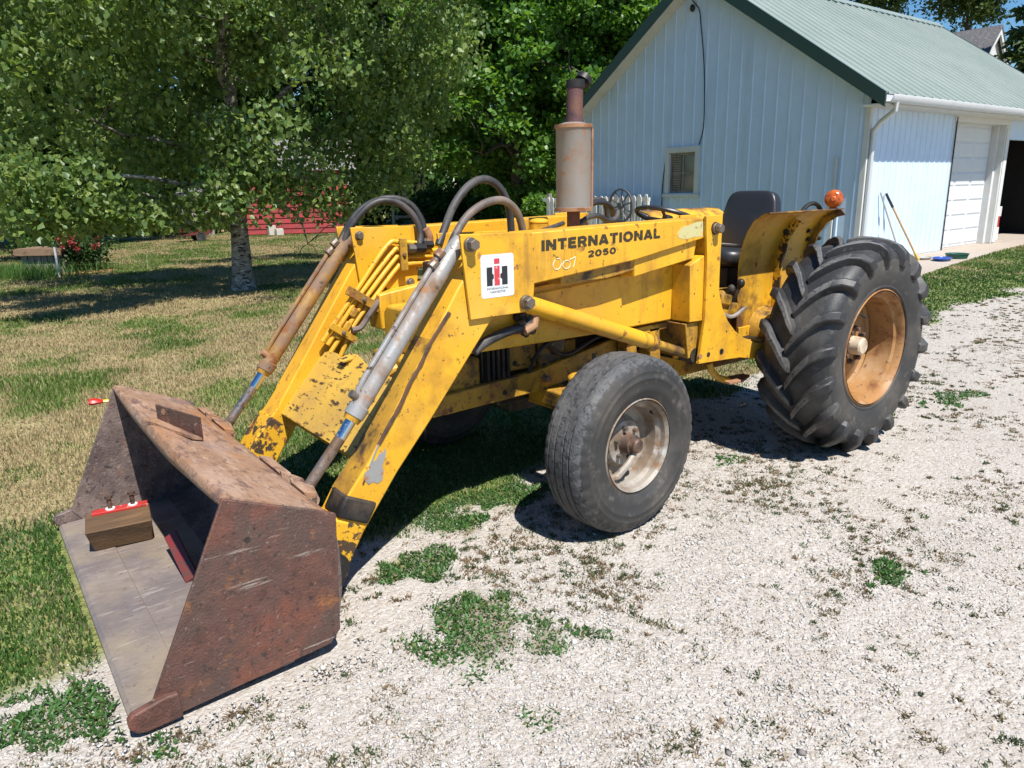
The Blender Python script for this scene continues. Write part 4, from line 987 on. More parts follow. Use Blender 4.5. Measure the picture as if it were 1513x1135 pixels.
def make_tree(name, label, base, H, tr, cc, cr, ncl, nper, lsize, lm, bm_, seed, clr=0.4, droop=0.5, group=None, limbs=10, low=0.16, lean=(0, 0), extra=None, up=0.6, minz=0.5, cat='tree', aspect=0.8, shell=0.45, hang=0.0, boughs=(), gap=0.0):
    rng = np.random.default_rng(seed)
    b = np.array([base[0], base[1], 0.0]); b[2] = float(gz(b[0], b[1]))
    rt = root(name, tuple(b), label, cat, group)
    org = tuple(b)
    wood = MB(); twigs = MB()
    # trunk
    K = 9; tp = []
    for k in range(K):
        f = k/(K-1)
        tp.append(b+np.array([lean[0]*f+0.10*math.sin(3.1*f+seed)*f*tr*6, lean[1]*f+0.10*math.cos(2.7*f+seed*2)*f*tr*6, -0.1+f*(H+0.1)]))
    trs = [tr*(1.0-0.88*(k/(K-1))**0.9) for k in range(K)]
    path = [tp[0], tp[0]+(tp[1]-tp[0])*0.10, tp[0]+(tp[1]-tp[0])*0.3]+tp[1:]
    rr = [tr*1.75, tr*1.32, tr*1.08]+trs[1:]
    wood.tube(path, rr, 12)
    nodes = []
    def tz(f):
        i = min(int(f*(K-1)), K-2); return tp[i]+(tp[i+1]-tp[i])*(f*(K-1)-i)
    for k in range(limbs):
        f = low+(0.9-low)*(k+rng.random()*0.7)/limbs
        st = tz(f)
        an = k*2.4+rng.random()*0.8
        zz = (st[2]-b[2]-cc)/cr[2]
        rad_ = max(0.25, math.sqrt(max(0.05, 1-min(0.95, (zz*0.8)**2))))*(0.62+0.25*rng.random())
        en = st+np.array([math.cos(an)*cr[0]*rad_, math.sin(an)*cr[1]*rad_, cr[2]*(0.10+0.30*rng.random())])
        md = (st+en)/2+np.array([0, 0, cr[2]*0.10*(rng.random()+0.2)])+rng.normal(0, 0.10*cr[0]*0.5, 3)*np.array([1, 1, .4])
        lp = bez([st, st+(md-st)*0.5+rng.normal(0, 0.04*cr[0], 3), md, (md+en)/2+rng.normal(0, 0.05*cr[0], 3), en], 12)
        r0 = max(0.012, tr*(1-0.85*f)*0.5)
        wood.tube(lp, [r0*(1-0.85*i/(len(lp)-1)) for i in range(len(lp))], 7)
        nodes += [(q, r0*(1-0.85*i/(len(lp)-1))) for i, q in enumerate(lp)][3:]
    for bg_ in boughs:
        lp = bez(bg_, 18); wood.tube(lp, [0.045*(1-0.8*i/(len(lp)-1)) for i in range(len(lp))], 7)
        nodes += [(q, 0.03*(1-0.8*i/(len(lp)-1))) for i, q in enumerate(lp)][4:]
    nodes += [(tz(f), 0.02) for f in np.linspace(0.45, 1, 8)]
    NP = np.array([q[0] for q in nodes])
    pos = []
    ctr = b+np.array([lean[0]*0.6, lean[1]*0.6, cc])
    cl = []
    while len(cl) < ncl:
        d = rng.normal(0, 1, 3); d /= np.linalg.norm(d)
        q = ctr+d*np.array(cr)*(rng.random()**shell)*(0.86+0.28*vnoise(np.array([d[0]*2+seed]), np.array([d[1]*2+d[2]*3]), 1.6, 2)[0])
        if q[2] < b[2]+minz: continue
        if gap and vnoise(np.array([q[0]+0.7*q[2]]), np.array([q[1]-0.7*q[2]+seed]), 0.75, 2)[0] < gap: continue
        cl.append(q)
    for q in (extra or []): cl.append(np.array(q))
    for q in cl:
        j = np.argmin(((NP-q)**2*np.array([1, 1, 1.3])).sum(1))
        s0 = NP[j]; L_ = np.linalg.norm(q-s0)
        md = (s0+q)/2+np.array([0, 0, 0.10*L_])+rng.normal(0, 0.05*L_+1e-3, 3)
        e2 = q+np.array([0, 0, -hang*clr])
        if L_ < 1.5: twigs.tube([s0, md, q, e2], [max(0.005, min(nodes[j][1]*0.5, 0.016*clr/0.4)), 0.008*clr/0.4, 0.004, 0.002], 4, cap=False)
        m_ = int(nper*(0.6+0.8*rng.random()))
        g = rng.normal(0, 1, (m_, 3)); g /= np.linalg.norm(g, axis=1)[:, None]
        rr_ = rng.random(m_)**0.5
        pos.append(q+g*(rr_*clr)[:, None]*np.array([1.15, 1.15, 0.62+hang])-np.array([0, 0, hang*clr*0.6])+rng.normal(0, clr*0.12, (m_, 3)))
    wood.build('trunk', bm_, rt, org, ang=60)
    twigs.build('twigs', M['dark_bark'], rt, org)['kind'] = 'stuff'
    P_ = np.concatenate(pos)
    P_ = P_[P_[:, 2] > b[2]+minz*0.5]
    leaves('crown', P_, lsize, lm, rt, org, rng, droop, aspect, up)
    return rt
# birch in the lawn, its low boughs hanging over the grass
bb = UN(360, 428, 'z', 0)
ext = []
for (u, v, y_) in ((380, 262, -8.7), (425, 268, -8.6), (450, 285, -8.7), (475, 275, -8.8), (500, 290, -8.9), (530, 270, -9.0), (470, 250, -8.7), (520, 245, -9.0), (390, 240, -8.5), (430, 235, -8.6), (440, 385, -9.0), (455, 360, -9.2), (470, 375, -9.3), (485, 345, -9.2), (500, 330, -9.5), (520, 300, -9.3), (560, 280, -9.3), (590, 250, -9.4), (610, 215, -9.5), (300, 325, -9.5), (270, 340, -9.8),
                   (200, 310, -8.6), (150, 305, -8.5), (100, 290, -8.2), (60, 300, -8.0), (20, 290, -7.8), (90, 305, -8.4), (170, 300, -8.6), (130, 308, -9.0), (30, 305, -8.2), (40, 250, -7.9), (110, 250, -8.2), (220, 318, -9.0), (180, 322, -9.4), (240, 290, -9.0), (310, 290, -8.6), (330, 270, -8.4), (380, 290, -8.5), (130, 270, -8.0), (10, 230, -7.6), (70, 280, -8.0)):
    ext.append(UN(u, v, 'y', y_))
bgh = [[UN(352, 262, 'y', -9.55), UN(290, 275, 'y', -9.2), UN(215, 262, 'y', -8.7), UN(120, 262, 'y', -8.2), UN(30, 285, 'y', -7.9)],
       [UN(350, 285, 'y', -9.55), UN(285, 300, 'y', -9.4), UN(215, 288, 'y', -9.0), UN(150, 305, 'y', -8.7), UN(90, 315, 'y', -8.4)],
       [UN(350, 325, 'y', -9.6), UN(310, 328, 'y', -9.55), UN(275, 345, 'y', -9.7), UN(245, 342, 'y', -9.8)],
       [UN(356, 268, 'y', -9.55), UN(400, 258, 'y', -9.1), UN(450, 262, 'y', -8.8), UN(505, 268, 'y', -9.0), UN(570, 262, 'y', -9.3)],
       [UN(356, 280, 'y', -9.55), UN(400, 295, 'y', -9.0), UN(440, 320, 'y', -8.9), UN(455, 360, 'y', -9.1)]]
make_tree('birch_tree', 'pale barked birch with glossy drooping leaves on the dry lawn', (bb[0], bb[1]), 8.6, 0.165, 5.35, (4.35, 3.9, 3.9), 340, 240, 0.090, M['leaf_birch'], M['birch_bark'], 3, clr=0.43, droop=0.7, limbs=16, low=0.22, lean=(-0.25, 0.1), extra=ext, up=0.5, minz=2.15, hang=0.35, shell=0.36, boughs=bgh, gap=0.50)
def far_tree(u, v, y_or_x, **k):
    pass
FT = 'trees closing the view behind the lawn'
def at_(u, v, dist):
    """ground point on the sight line of pixel u at a distance in metres"""
    d = cF+cR*(u-PW/2)/FPX-cU*(v-PH/2)/FPX
    h = np.array([d[0], d[1]]); h /= np.linalg.norm(h)
    return CAM[:2]+h*dist
T = make_tree
T('maple_tree', 'sunlit bright green maple standing left of the garage', at_(765, 300, 27), 12.5, 0.26, 6.8, (4.2, 4.2, 5.8), 260, 210, 0.17, M['leaf_maple'], M['dark_bark'], 21, clr=0.72, droop=0.2, up=1.2, minz=1.6, group=None, limbs=14, shell=0.42, aspect=0.95, gap=0.42)
T('maple_tree', 'green maple half hidden behind the garage gable', at_(900, 300, 29), 13, 0.26, 7.5, (4.0, 4.0, 6.0), 230, 190, 0.18, M['leaf_maple'], M['dark_bark'], 22, clr=0.75, droop=0.2, up=1.2, minz=1.4, limbs=13, shell=0.42, aspect=0.95, gap=0.42)
T('shade_tree', 'deep green tree filling the gap between birch and maple', at_(620, 300, 36), 15, 0.30, 9.0, (5.2, 5.0, 6.6), 190, 150, 0.25, M['leaf_dark'], M['dark_bark'], 23, clr=0.95, droop=0.2, up=0.9, minz=3.0, limbs=13, gap=0.43)
T('shade_tree', 'dark tree behind the red shed roof', at_(440, 300, 40), 16, 0.32, 9.0, (5.6, 5.2, 7.4), 190, 150, 0.27, M['leaf_dark'], M['dark_bark'], 24, clr=1.05, droop=0.2, up=0.9, minz=2.6, limbs=13, gap=0.43)
T('shade_tree', 'dark tree rising behind the grey lean-to', at_(245, 300, 38), 16, 0.32, 9.0, (5.4, 5.2, 7.4), 190, 150, 0.27, M['leaf_dark'], M['dark_bark'], 25, clr=1.05, droop=0.2, up=0.9, minz=2.4, limbs=13, gap=0.43)
T('shade_tree', 'very dark tall tree beyond the plank box and lane', at_(70, 300, 31), 15, 0.32, 8.6, (5.2, 5.2, 7.2), 200, 160, 0.25, M['leaf_dark'], M['dark_bark'], 26, clr=1.0, droop=0.2, up=0.9, minz=1.6, limbs=13, gap=0.43)
T('shade_tree', 'dark spreading tree at the end of the dirt lane', at_(-110, 300, 33), 15, 0.32, 8.4, (5.4, 5.2, 7.0), 180, 150, 0.26, M['leaf_dark'], M['dark_bark'], 27, clr=1.05, droop=0.2, up=0.9, minz=1.4, limbs=12, gap=0.43)
T('shade_tree', 'deep green tree close behind the maples', at_(800, 300, 41), 16, 0.32, 9.2, (6.0, 5.6, 7.4), 180, 150, 0.28, M['leaf_dark'], M['dark_bark'], 28, clr=1.1, droop=0.2, up=0.9, minz=2.6, limbs=12, gap=0.43)
# trees over the garage roof and by the house
def conifer(label, xy, H, rbase, seed, z0=1.0):
    rng = np.random.default_rng(seed)
    b = (xy[0], xy[1], 0.0); rt = root('spruce_tree', b, label, 'tree')
    w = MB().tube([(b[0], b[1], -0.1), (b[0], b[1], H*0.5), (b[0], b[1], H)], [0.28, 0.15, 0.02], 8)
    pos = []; axs = []
    z = z0
    while z < H-0.1:
        f = (z-z0)/(H-z0); rl = rbase*(1-f)**0.8+0.15
        nb = int(9-3*f)
        for k in range(nb):
            a = rng.random()*6.283
            L_ = rl*(0.75+0.4*rng.random())
            d = np.array([math.cos(a), math.sin(a), 0.0])
            e = np.array([b[0], b[1], z])+d*L_+np.array([0, 0, L_*0.05-0.12*L_])
            w.tube([(b[0], b[1], z), tuple(np.array([b[0], b[1], z])+d*L_*0.5+np.array([0, 0, 0.03*L_])), tuple(e)], [0.03, 0.02, 0.006], 4, cap=False)
            m = int(70*L_)
            t = rng.random(m)**0.6
            q = np.array([b[0], b[1], z])+d*(t*L_)[:, None]+rng.normal(0, 1, (m, 3))*np.array([0.14, 0.14, 0.09])*(0.6+0.5*L_/2)
            q[:, 2] -= 0.10*t*L_+0.12*rng.random(m)
            pos.append(q); axs.append(np.tile(d*0.9+np.array([0, 0, -0.35]), (m, 1))+rng.normal(0, 0.5, (m, 3)))
        z += 0.42
    w.build('trunk', M['dark_bark'], rt, b)
    leaves('crown', np.concatenate(pos), 0.34, M['leaf_conifer'], rt, b, rng, 0.3, 0.42, 0.3, np.concatenate(axs))
T('yard_tree', 'olive green tree rising over the far end of the garage roof', UN(1432, 10, 'x', -46)[:2], 13.5, 0.3, 12.9, (2.7, 2.7, 2.6), 110, 140, 0.20, M['leaf_conifer'], M['dark_bark'], 31, clr=0.75, droop=0.3, up=1.0, minz=3, limbs=11)
T('yard_tree', 'treetop just showing over the garage ridge', UN(1312, -25, 'x', -40)[:2], 12.6, 0.25, 12.4, (2.0, 2.0, 1.9), 70, 140, 0.19, M['leaf_conifer'], M['dark_bark'], 32, clr=0.7, droop=0.3, up=1.0, minz=3, limbs=10)
conifer('dark spruce at the side of the farmhouse', UN(1540, 120, 'x', -34)[:2], 13, 2.0, 33)
# understorey bushes at the far edge of the lawn
def bush(name, label, xy, r, h, seed, lm, n=26, ls=0.13, group=None):
    return T(name, label, xy, h*0.7, 0.05, h*0.55, (r, r, h*0.5), n, 120, ls, lm, M['dark_bark'], seed, clr=0.36*max(1, h/1.6), droop=0.2, group=group, limbs=6, low=0.05, up=1.0, minz=0.1, cat='bush')
bl = ['leafy bush on the far lawn edge beside the timber frame', 'leafy bush between the timber frame and the maple', 'broad bush at the foot of the dark trees behind the maple', 'leafy bush close to the maple trunk', 'leafy bush next to the picket fence end', 'tall bush by the weathered fence post']
for i, (u, ds_, r_, h_) in enumerate(((560, 33, 1.5, 2.3), (640, 34, 1.7, 2.0), (690, 33, 1.5, 1.9), (745, 32, 1.4, 1.7), (800, 27, 1.2, 1.8), (830, 24, 1.0, 1.7))):
    bush('lawn_bush', bl[i], at_(u, 300, ds_), r_, h_, 40+i, M['leaf_maple'] if i > 2 else M['leaf_dark'], 30, 0.15)
bush('lilac_bush', 'dull green bush at the left end of the lane', at_(12, 300, 24), 1.5, 2.2, 50, M['leaf_dark'], 34, 0.13)
bush('lane_bush', 'light green bush behind the plank box', at_(62, 300, 27), 1.1, 1.6, 51, M['leaf_maple'], 26, 0.13)
# rose bush with mulch
rc = UN(125, 402, 'z', 0)
rb_ = bush('rose_bush', 'dark leaved rose bush with red flowers beside the plank box', (rc[0], rc[1]), 0.46, 0.85, 52, M['leaf_rose'], 26, 0.07)
rg = np.random.default_rng(60)
pp = []
for k in range(11):
    a = rg.random()*2.6+0.5; q = np.array([rc[0]+math.cos(a)*0.50, rc[1]+math.sin(a)*0.48, 0.52+0.36*rg.random()])
    pp.append(q+rg.normal(0, 0.034, (30, 3)))
leaves('blossom', np.concatenate(pp), 0.05, M['petal'], rb_, (rc[0], rc[1], 0), rg, -0.3, 0.9, 1.0)
mq = [(rc[0]+0.62*math.cos(a)*(1+0.15*math.sin(3*a)), rc[1]+0.5*math.sin(a), 0.012+0.0*a) for a in np.linspace(0, 6.283, 25)[:-1]]
mo = MB().add(mq+[(rc[0], rc[1], 0.09)], [(i, (i+1) % 24, 24) for i in range(24)]).build('mulch_bed', M['mulch'], org=(rc[0], rc[1], 0))
setp(mo, 'ring of orange mulch under the rose bush', 'mulch')
# distant wood that closes the horizon
rg = np.random.default_rng(70)
n = 60000
az = PSI+(rg.random(n)-0.5)*rad(150); rr = 75+25*rg.random(n)
hh = (6.5+5*vnoise(az*9, 0*az, 1.0, 4))*rg.random(n)**0.7
pos = np.stack([CAM[0]+rr*np.cos(az), CAM[1]+rr*np.sin(az), hh], -1)
keepw = (az < PSI+rad(75))
wo_ = leaves('distant_wood', pos, 0.85, M['leaf_dark'], None, (0, 0, 0), rg, 0.1, 0.9, 0.8)
setp(wo_, 'far band of dark woodland on the horizon', 'woodland', kind='stuff')
# tall maize rows left of the lean-to
n = 5000
c0 = at_(190, 300, 36); c1 = at_(262, 300, 36)
t = rg.random(n); x = c0[0]+(c1[0]-c0[0])*t+rg.normal(0, 0.8, n); y = c0[1]+(c1[1]-c0[1])*t+rg.normal(0, 0.8, n)
c = np.array([[0.12, 0.17, 0.04]])*(0.6+0.7*rg.random((n, 1)))
setp(blades('maize_rows', x, y, 0*x+36, 0.9+0.8*rg.random(n), 0*x+0.05, c, 0.25), 'upright pale green stalks beyond the lane', 'maize', kind='stuff')
# unmown tuft around the plank box
n = 2600
c0 = UN(40, 408, 'z', 0)
x = c0[0]+rg.normal(0, 0.75, n); y = c0[1]+rg.normal(0, 0.55, n)
c = np.array([[0.085, 0.17, 0.035]])*(0.7+0.6*rg.random((n, 1)))
setp(blades('tall_grass', x, y, 0*x+17, 0.14+0.22*rg.random(n), 0*x+0.013, c, 0.5), 'taller bright green grass in front of the plank box', 'grass', kind='stuff')
# ================================================================== THE TRACTOR
TR = root('loader_tractor', (0, 0, 0), 'yellow industrial tractor with front loader and rusty bucket on the gravel', 'tractor')
def mir(poly3, s): return [(q[0], q[1]*s, q[2]) for q in poly3]
def bolt(name, c, r, h, s, m, parent, n=6):
    mb = MB().cyl((c[0], c[1], c[2]), (c[0], c[1]+s*h*0.35, c[2]), r*1.25, 14)
    mb.cyl((c[0], c[1]+s*h*0.35, c[2]), (c[0], c[1]+s*h, c[2]), r, n)
    return mb.build(name, m, parent, bevel=0.002)
# ---- rear wheels
def rear_tyre():
    prof = [(0.0, 0.592), (0.09, 0.589), (0.15, 0.578), (0.185, 0.556), (0.205, 0.52), (0.213, 0.475), (0.208, 0.425), (0.196, 0.385), (0.186, 0.355), (0.178, 0.335)]
    full = [(r, -y) for y, r in prof[::-1]]+[(r, y) for y, r in prof[1:]]
    mb = MB().lathe(full, (0, 0, 0), 'y', 96)
    PR = np.array(prof)
    seg = np.r_[0, np.cumsum(np.hypot(*np.diff(PR, axis=0).T))]
    def surf(u):
        y = np.interp(u, seg, PR[:, 0]); r = np.interp(u, seg, PR[:, 1])
        e = 0.004
        ty = np.interp(u+e, seg, PR[:, 0])-np.interp(max(u-e, 0), seg, PR[:, 0]); t_r = np.interp(u+e, seg, PR[:, 1])-np.interp(max(u-e, 0), seg, PR[:, 1])
        l = math.hypot(ty, t_r); return y, r, (-t_r/l, ty/l)      # normal (y, r)
    N = 18; st = 9; umax = 0.275
    for s in (1, -1):
        for k in range(N):
            th0 = 2*math.pi*(k+(0.5 if s < 0 else 0))/N
            vs = []
            for i in range(st):
                t = i/(st-1)
                u = -0.012+t*(umax+0.012)
                y, r, nrm = surf(max(u, 0)); y = y+min(u, 0)
                th = th0+0.40*math.sin(t*math.pi*0.56)
                h = 0.046*min(1, 0.75+t*2)*(1-0.65*sst(0.78, 1.0, t))
                wb, wt = 0.041, 0.026
                if i == st-1: wb, wt = 0.036, 0.018
                if i == 0: wb, wt = 0.034, 0.020
                for hh, w in ((-0.008, -wb), (h, -wt), (h, wt), (-0.008, wb)):
                    rr = r+hh*nrm[1]; yy = y+hh*nrm[0]
                    a = th+w/rr
                    vs.append((rr*math.cos(a), s*yy, rr*math.sin(a)))
            fs = []
            for i in range(st-1):
                for j in range(3): fs.append((i*4+j, i*4+j+1, (i+1)*4+j+1, (i+1)*4+j))
            fs += [(0, 1, 2, 3), (st*4-4, st*4-3, st*4-2, st*4-1)]
            mb.add(vs, fs)
    # moulded ring on the sidewall
    for s in (1, -1):
        mb.lathe([(0.350, s*0.183), (0.352, s*0.193), (0.366, s*0.196), (0.372, s*0.188)], (0, 0, 0), 'y', 72)
    return mb
def rear_rim():
    mb = MB()
    mb.lathe([(0.339, 0.192), (0.346, 0.187), (0.340, 0.178), (0.322, 0.172), (0.318, 0.15), (0.300, 0.142), (0.296, -0.03), (0.310, -0.10), (0.318, -0.16), (0.339, -0.185), (0.335, -0.192), (0.312, -0.168)], (0, 0, 0), 'y', 64)
    mb.lathe([(0.332, 0.191), (0.317, 0.176), (0.312, 0.150), (0.294, 0.140), (0.289, 0.0)], (0, 0, 0), 'y', 64)
    mb.lathe([(0.30, -0.005), (0.27, -0.02), (0.22, 0.0), (0.15, 0.035), (0.10, 0.04), (0.0, 0.04)], (0, 0, 0), 'y', 48)
    mb.lathe([(0.30, -0.020), (0.27, -0.035), (0.22, -0.015), (0.15, 0.02), (0.10, 0.025), (0.0, 0.025)], (0, 0, 0), 'y', 48)
    return mb
YRW = 0.862
for s in (1, -1):
    c = (0, s*YRW, 0.633)
    rw = rear_rim()
    rw.v = [(q[0], s*q[1]+c[1], q[2]+c[2]) for q in rw.v]
    rw = rw.build('rear_wheel', M['rear_rim'], TR)
    ty = rear_tyre(); rot = 0.08
    ty.v = [(q[0]*math.cos(rot)-q[2]*math.sin(rot), s*q[1]+c[1], q[0]*math.sin(rot)+q[2]*math.cos(rot)+c[2]) for q in ty.v]
    to = ty.build('tyre', [M['rubber'], M['rubber_dusty'], M['lug_top']], rw, ang=32, bevel=0.007)
    for pl in to.data.polygons:
        if math.hypot(pl.center[0]-c[0], pl.center[2]-c[2]) < 0.535 and abs(pl.normal[1]) > 0.6: pl.material_index = 1
        elif len(pl.vertices) == 4 and math.hypot(pl.center[0]-c[0], pl.center[2]-c[2]) > 0.618: pl.material_index = 2
    hb = MB().lathe([(0.0, 0.115), (0.042, 0.115), (0.052, 0.105), (0.056, 0.045)], (c[0], c[1], c[2]), 'y', 28)
    hb.v = [(q[0], c[1]+s*(q[1]-c[1]), q[2]) for q in hb.v]
    hb.build('hub_cap', M['hub_cream'], rw)
    for k in range(8):
        a = k*math.pi/4+0.2
        bolt('wheel_nut', (c[0]+0.098*math.cos(a), c[1]+s*0.038, c[2]+0.098*math.sin(a)), 0.015, 0.034, s, M['hub_rust'], rw)
    mb = MB().cyl((c[0]+0.17, c[1]+s*0.15, c[2]+0.225), (c[0]+0.155, c[1]+s*0.19, c[2]+0.20), 0.006, 8)
    mb.build('valve_stem', M['black'], rw)
# ---- front wheels
STEER = 0.063
def front_parts(s):
    n = 180
    prof = [(0.222, 0.098), (0.240, 0.112), (0.262, 0.1185), (0.266, 0.1215), (0.285, 0.124), (0.318, 0.1265), (0.321, 0.1290), (0.328, 0.1290), (0.331, 0.1270), (0.352, 0.125), (0.355, 0.1265), (0.372, 0.121), (0.384, 0.116), (0.396, 0.108), (0.410, 0.094), (0.416, 0.080), (0.418, 0.066), (0.410, 0.064), (0.410, 0.058), (0.419, 0.056), (0.420, 0.030), (0.412, 0.028), (0.412, 0.022), (0.420, 0.020), (0.420, 0.0)]
    full = prof+[(r, -y) for r, y in prof[-2::-1]]
    m = len(full)
    def rf(j, k, r):
        jj = min(j, m-1-j)
        if jj in (11, 12, 13) and k % 4 == 0: return r-0.009
        if jj in (14, 15) and k % 4 == 0: return r-0.004
        return r
    return MB().lathe(full, (0, 0, 0), 'y', n, rf=rf)
def fw_rim():
    mb = MB().lathe([(0.2225, 0.108), (0.229, 0.103), (0.222, 0.094), (0.208, 0.09), (0.204, 0.066), (0.186, 0.050), (0.178, -0.02), (0.19, -0.06), (0.206, -0.075), (0.226, -0.10), (0.2225, -0.108), (0.205, -0.09)], (0, 0, 0), 'y', 60)
    mb.lathe([(0.217, 0.107), (0.203, 0.093), (0.199, 0.070), (0.181, 0.053), (0.173, 0.0), (0.160, -0.012), (0.128, -0.016), (0.112, 0.006), (0.105, 0.018), (0.070, 0.024), (0.0, 0.024)], (0, 0, 0), 'y', 60)
    mb.lathe([(0.175, -0.012), (0.160, -0.024), (0.128, -0.028), (0.112, -0.006), (0.05, 0.01), (0.0, 0.01)], (0, 0, 0), 'y', 60)
    return mb
YFW = 0.806
FC = 1.8317
def fxf(mb, s):
    ca, sa = math.cos(STEER), math.sin(STEER)
    mb.v = [(FC+q[0]*ca-(q[1]*s)*sa, s*YFW+q[0]*sa+(q[1]*s)*ca, 0.4185+q[2]) for q in mb.v]
    return mb
for s in (1, -1):
    fw = fxf(fw_rim(), s).build('front_wheel', M['front_rim'], TR)
    to = fxf(front_parts(s), s).build('tyre', [M['tread'], M['rubber_dusty']], fw, ang=40)
    for pl in to.data.polygons:
        d = math.hypot(pl.center[0]-FC, pl.center[2]-0.4185)
        if d < 0.387: pl.material_index = 1
    fxf(MB().lathe([(0.0, 0.105), (0.028, 0.105), (0.034, 0.098), (0.036, 0.075), (0.046, 0.072), (0.048, 0.03), (0.055, 0.02)], (0, 0, 0), 'y', 24), s).build('hub', M['hub_rust'], fw)
    for k in range(6):
        a = k*math.pi/3+0.3
        mb = MB().cyl((0.075*math.cos(a), 0.022, 0.075*math.sin(a)), (0.075*math.cos(a), 0.045, 0.075*math.sin(a)), 0.011, 6)
        fxf(mb, s).build('wheel_nut', M['steel'], fw)
    mb = MB().tube([(-0.01, 0.075, -0.03), (0.05, 0.085, -0.075), (0.105, 0.07, -0.125), (0.14, 0.05, -0.14)], [0.013, 0.016, 0.018, 0.012], 8)
    fxf(mb, s).build('drive_pin_bar', M['front_rim'], fw)
    fxf(MB().cyl((-0.13, 0.06, 0.13), (-0.125, 0.085, 0.125), 0.006, 6), s).build('valve_stem', M['black'], fw)
# ---- axles, frame, engine, gearbox
M['greasy'] = mat('greasy_yellow', (0.30, 0.16, 0.015), 0.45, 0, [((0.11, 0.06, 0.015), 4, 0.40, 0.60, dict(rough=0.5)), ((0.02, 0.015, 0.01), 8, 0.50, 0.60, dict(rough=0.4)), ((0.025, 0.018, 0.012), 30, 0.56, 0.64)], bump=0.2, bscale=50, vary=0.15)
mb = MB().box((FC, 0, 0.545), (0.13, 0.95, 0.085)); mb.prism([(-0.55, 0.50), (0.55, 0.50), (0.42, 0.48), (-0.42, 0.48)], FC-0.05, FC+0.05, 'x')
mb.build('front_axle', M['yellow_dirty'], TR, bevel=0.01)
for s in (1, -1):
    mb = MB().tube([(FC, s*0.50, 0.42), (FC, s*0.50, 0.66)], [0.055, 0.045], 14).ell((FC, s*0.50, 0.665), (0.055, 0.055, 0.03))
    kp = mb.build('kingpin', M['yellow_dirty'], TR)
    MB().tube([(FC, s*0.50, 0.44), (FC, s*0.62, 0.42), (FC, s*0.73, 0.42)], [0.055, 0.05, 0.045], 12).build('spindle', M['yellow_dirty'], kp)
    MB().tube([(FC, s*0.50, 0.62), (FC-0.14, s*0.46, 0.64), (FC-0.22, s*0.44, 0.63)], [0.03, 0.026, 0.02], 8).build('steering_arm', M['yellow_dirty'], kp)
MB().cyl((FC-0.22, -0.46, 0.63), (FC-0.22, 0.46, 0.63), 0.017, 8).build('tie_rod', M['black'], TR)
for s in (1, -1):
    mb = MB().prism([(2.56, 0.565), (2.56, 0.655), (1.95, 0.685), (1.42, 0.775), (1.10, 0.775), (1.10, 0.66), (1.42, 0.655), (1.9, 0.578)], s*0.27, s*0.315)
    fr_ = mb.build('frame_rail', M['yellow_dirty'], TR, bevel=0.006)
    bolt('bolt', (1.89, s*0.315, 0.640), 0.017, 0.03, s, M['steel'], fr_)
    bolt('bolt', (2.15, s*0.315, 0.612), 0.010, 0.015, s, M['black'], fr_)
mb = MB().bx(2.25, 2.56, -0.27, 0.27, 0.56, 0.80)
mb.build('front_bolster', M['yellow_dirty'], TR, bevel=0.02)
mb = MB().prism([(-0.23, 0.80), (0.23, 0.80), (0.23, 0.99), (0.19, 1.03), (-0.19, 1.03), (-0.23, 0.99)], 2.34, 2.50, 'x')
mb.build('nose_box', M['yellow'], TR, bevel=0.018, seg=3)
# radiator with fins seen beside the engine
MB().bx(2.14, 2.24, -0.26, 0.26, 0.66, 1.22).build('radiator', M['black'], TR, bevel=0.008)
for k in range(5): MB().bx(2.10+k*0.030, 2.114+k*0.030, 0.262, 0.30, 0.68, 1.00).build('radiator_fin', M['black'], TR)
for (x0, x1, z0, z1, m) in ((1.92, 2.09, 0.70, 0.96, 'greasy'), (1.72, 1.90, 0.66, 0.92, 'greasy')):
    pl = MB().bx(x0, x1, 0.20, 0.285, z0, z1).build('engine_cover', M[m], TR, bevel=0.012)
    for xx in (x0+0.03, x1-0.03):
        for zz in (z0+0.04, z1-0.04): bolt('bolt', (xx, 0.285, zz), 0.011, 0.012, 1, M['black'], pl)
mb = MB().bx(1.05, 2.10, -0.19, 0.19, 0.50, 1.10).bx(1.2, 2.0, -0.16, 0.16, 0.44, 0.51)
mb.build('engine_block', M['engine'], TR, bevel=0.015)
for k in range(4):
    MB().tube([(1.28+k*0.17, 0.19, 0.95), (1.28+k*0.17, 0.25, 0.94), (1.27+k*0.17, 0.27, 0.90)], [0.035, 0.033, 0.030], 10).build('manifold_pipe', M['engine'], TR)
MB().cyl((1.25, 0.265, 0.89), (1.85, 0.265, 0.89), 0.036, 12).build('manifold', M['stack'], TR)
MB().tube([(1.55, 0.27, 0.50), (1.55, 0.27, 0.72)], 0.048, 16).build('oil_filter', M['engine'], TR)
MB().tube([(1.38, 0.23, 0.66), (1.20, 0.25, 0.66)], 0.055, 16).build('starter_motor', M['engine'], TR)
MB().bx(1.62, 1.74, 0.19, 0.25, 0.70, 0.80).build('fuel_pump', M['yellow_dirty'], TR, bevel=0.01)
for pth in ([(1.9, 0.29, 0.85), (1.75, 0.31, 0.74), (1.5, 0.30, 0.80), (1.2, 0.28, 0.78)], [(2.0, 0.30, 0.66), (1.9, 0.31, 0.80), (1.6, 0.29, 0.86), (1.3, 0.28, 0.84)], [(1.35, 0.29, 0.60), (1.2, 0.32, 0.72), (1.12, 0.33, 0.86)]):
    MB().tube(bez(pth, 18), 0.011, 6).build('engine_line', M['black'], TR)
mb = MB().bx(-0.28, 1.12, -0.21, 0.21, 0.42, 0.92).bx(-0.3, 0.2, -0.26, 0.26, 0.45, 0.86)
mb.build('gearbox', M['yellow_dirty'], TR, bevel=0.03)
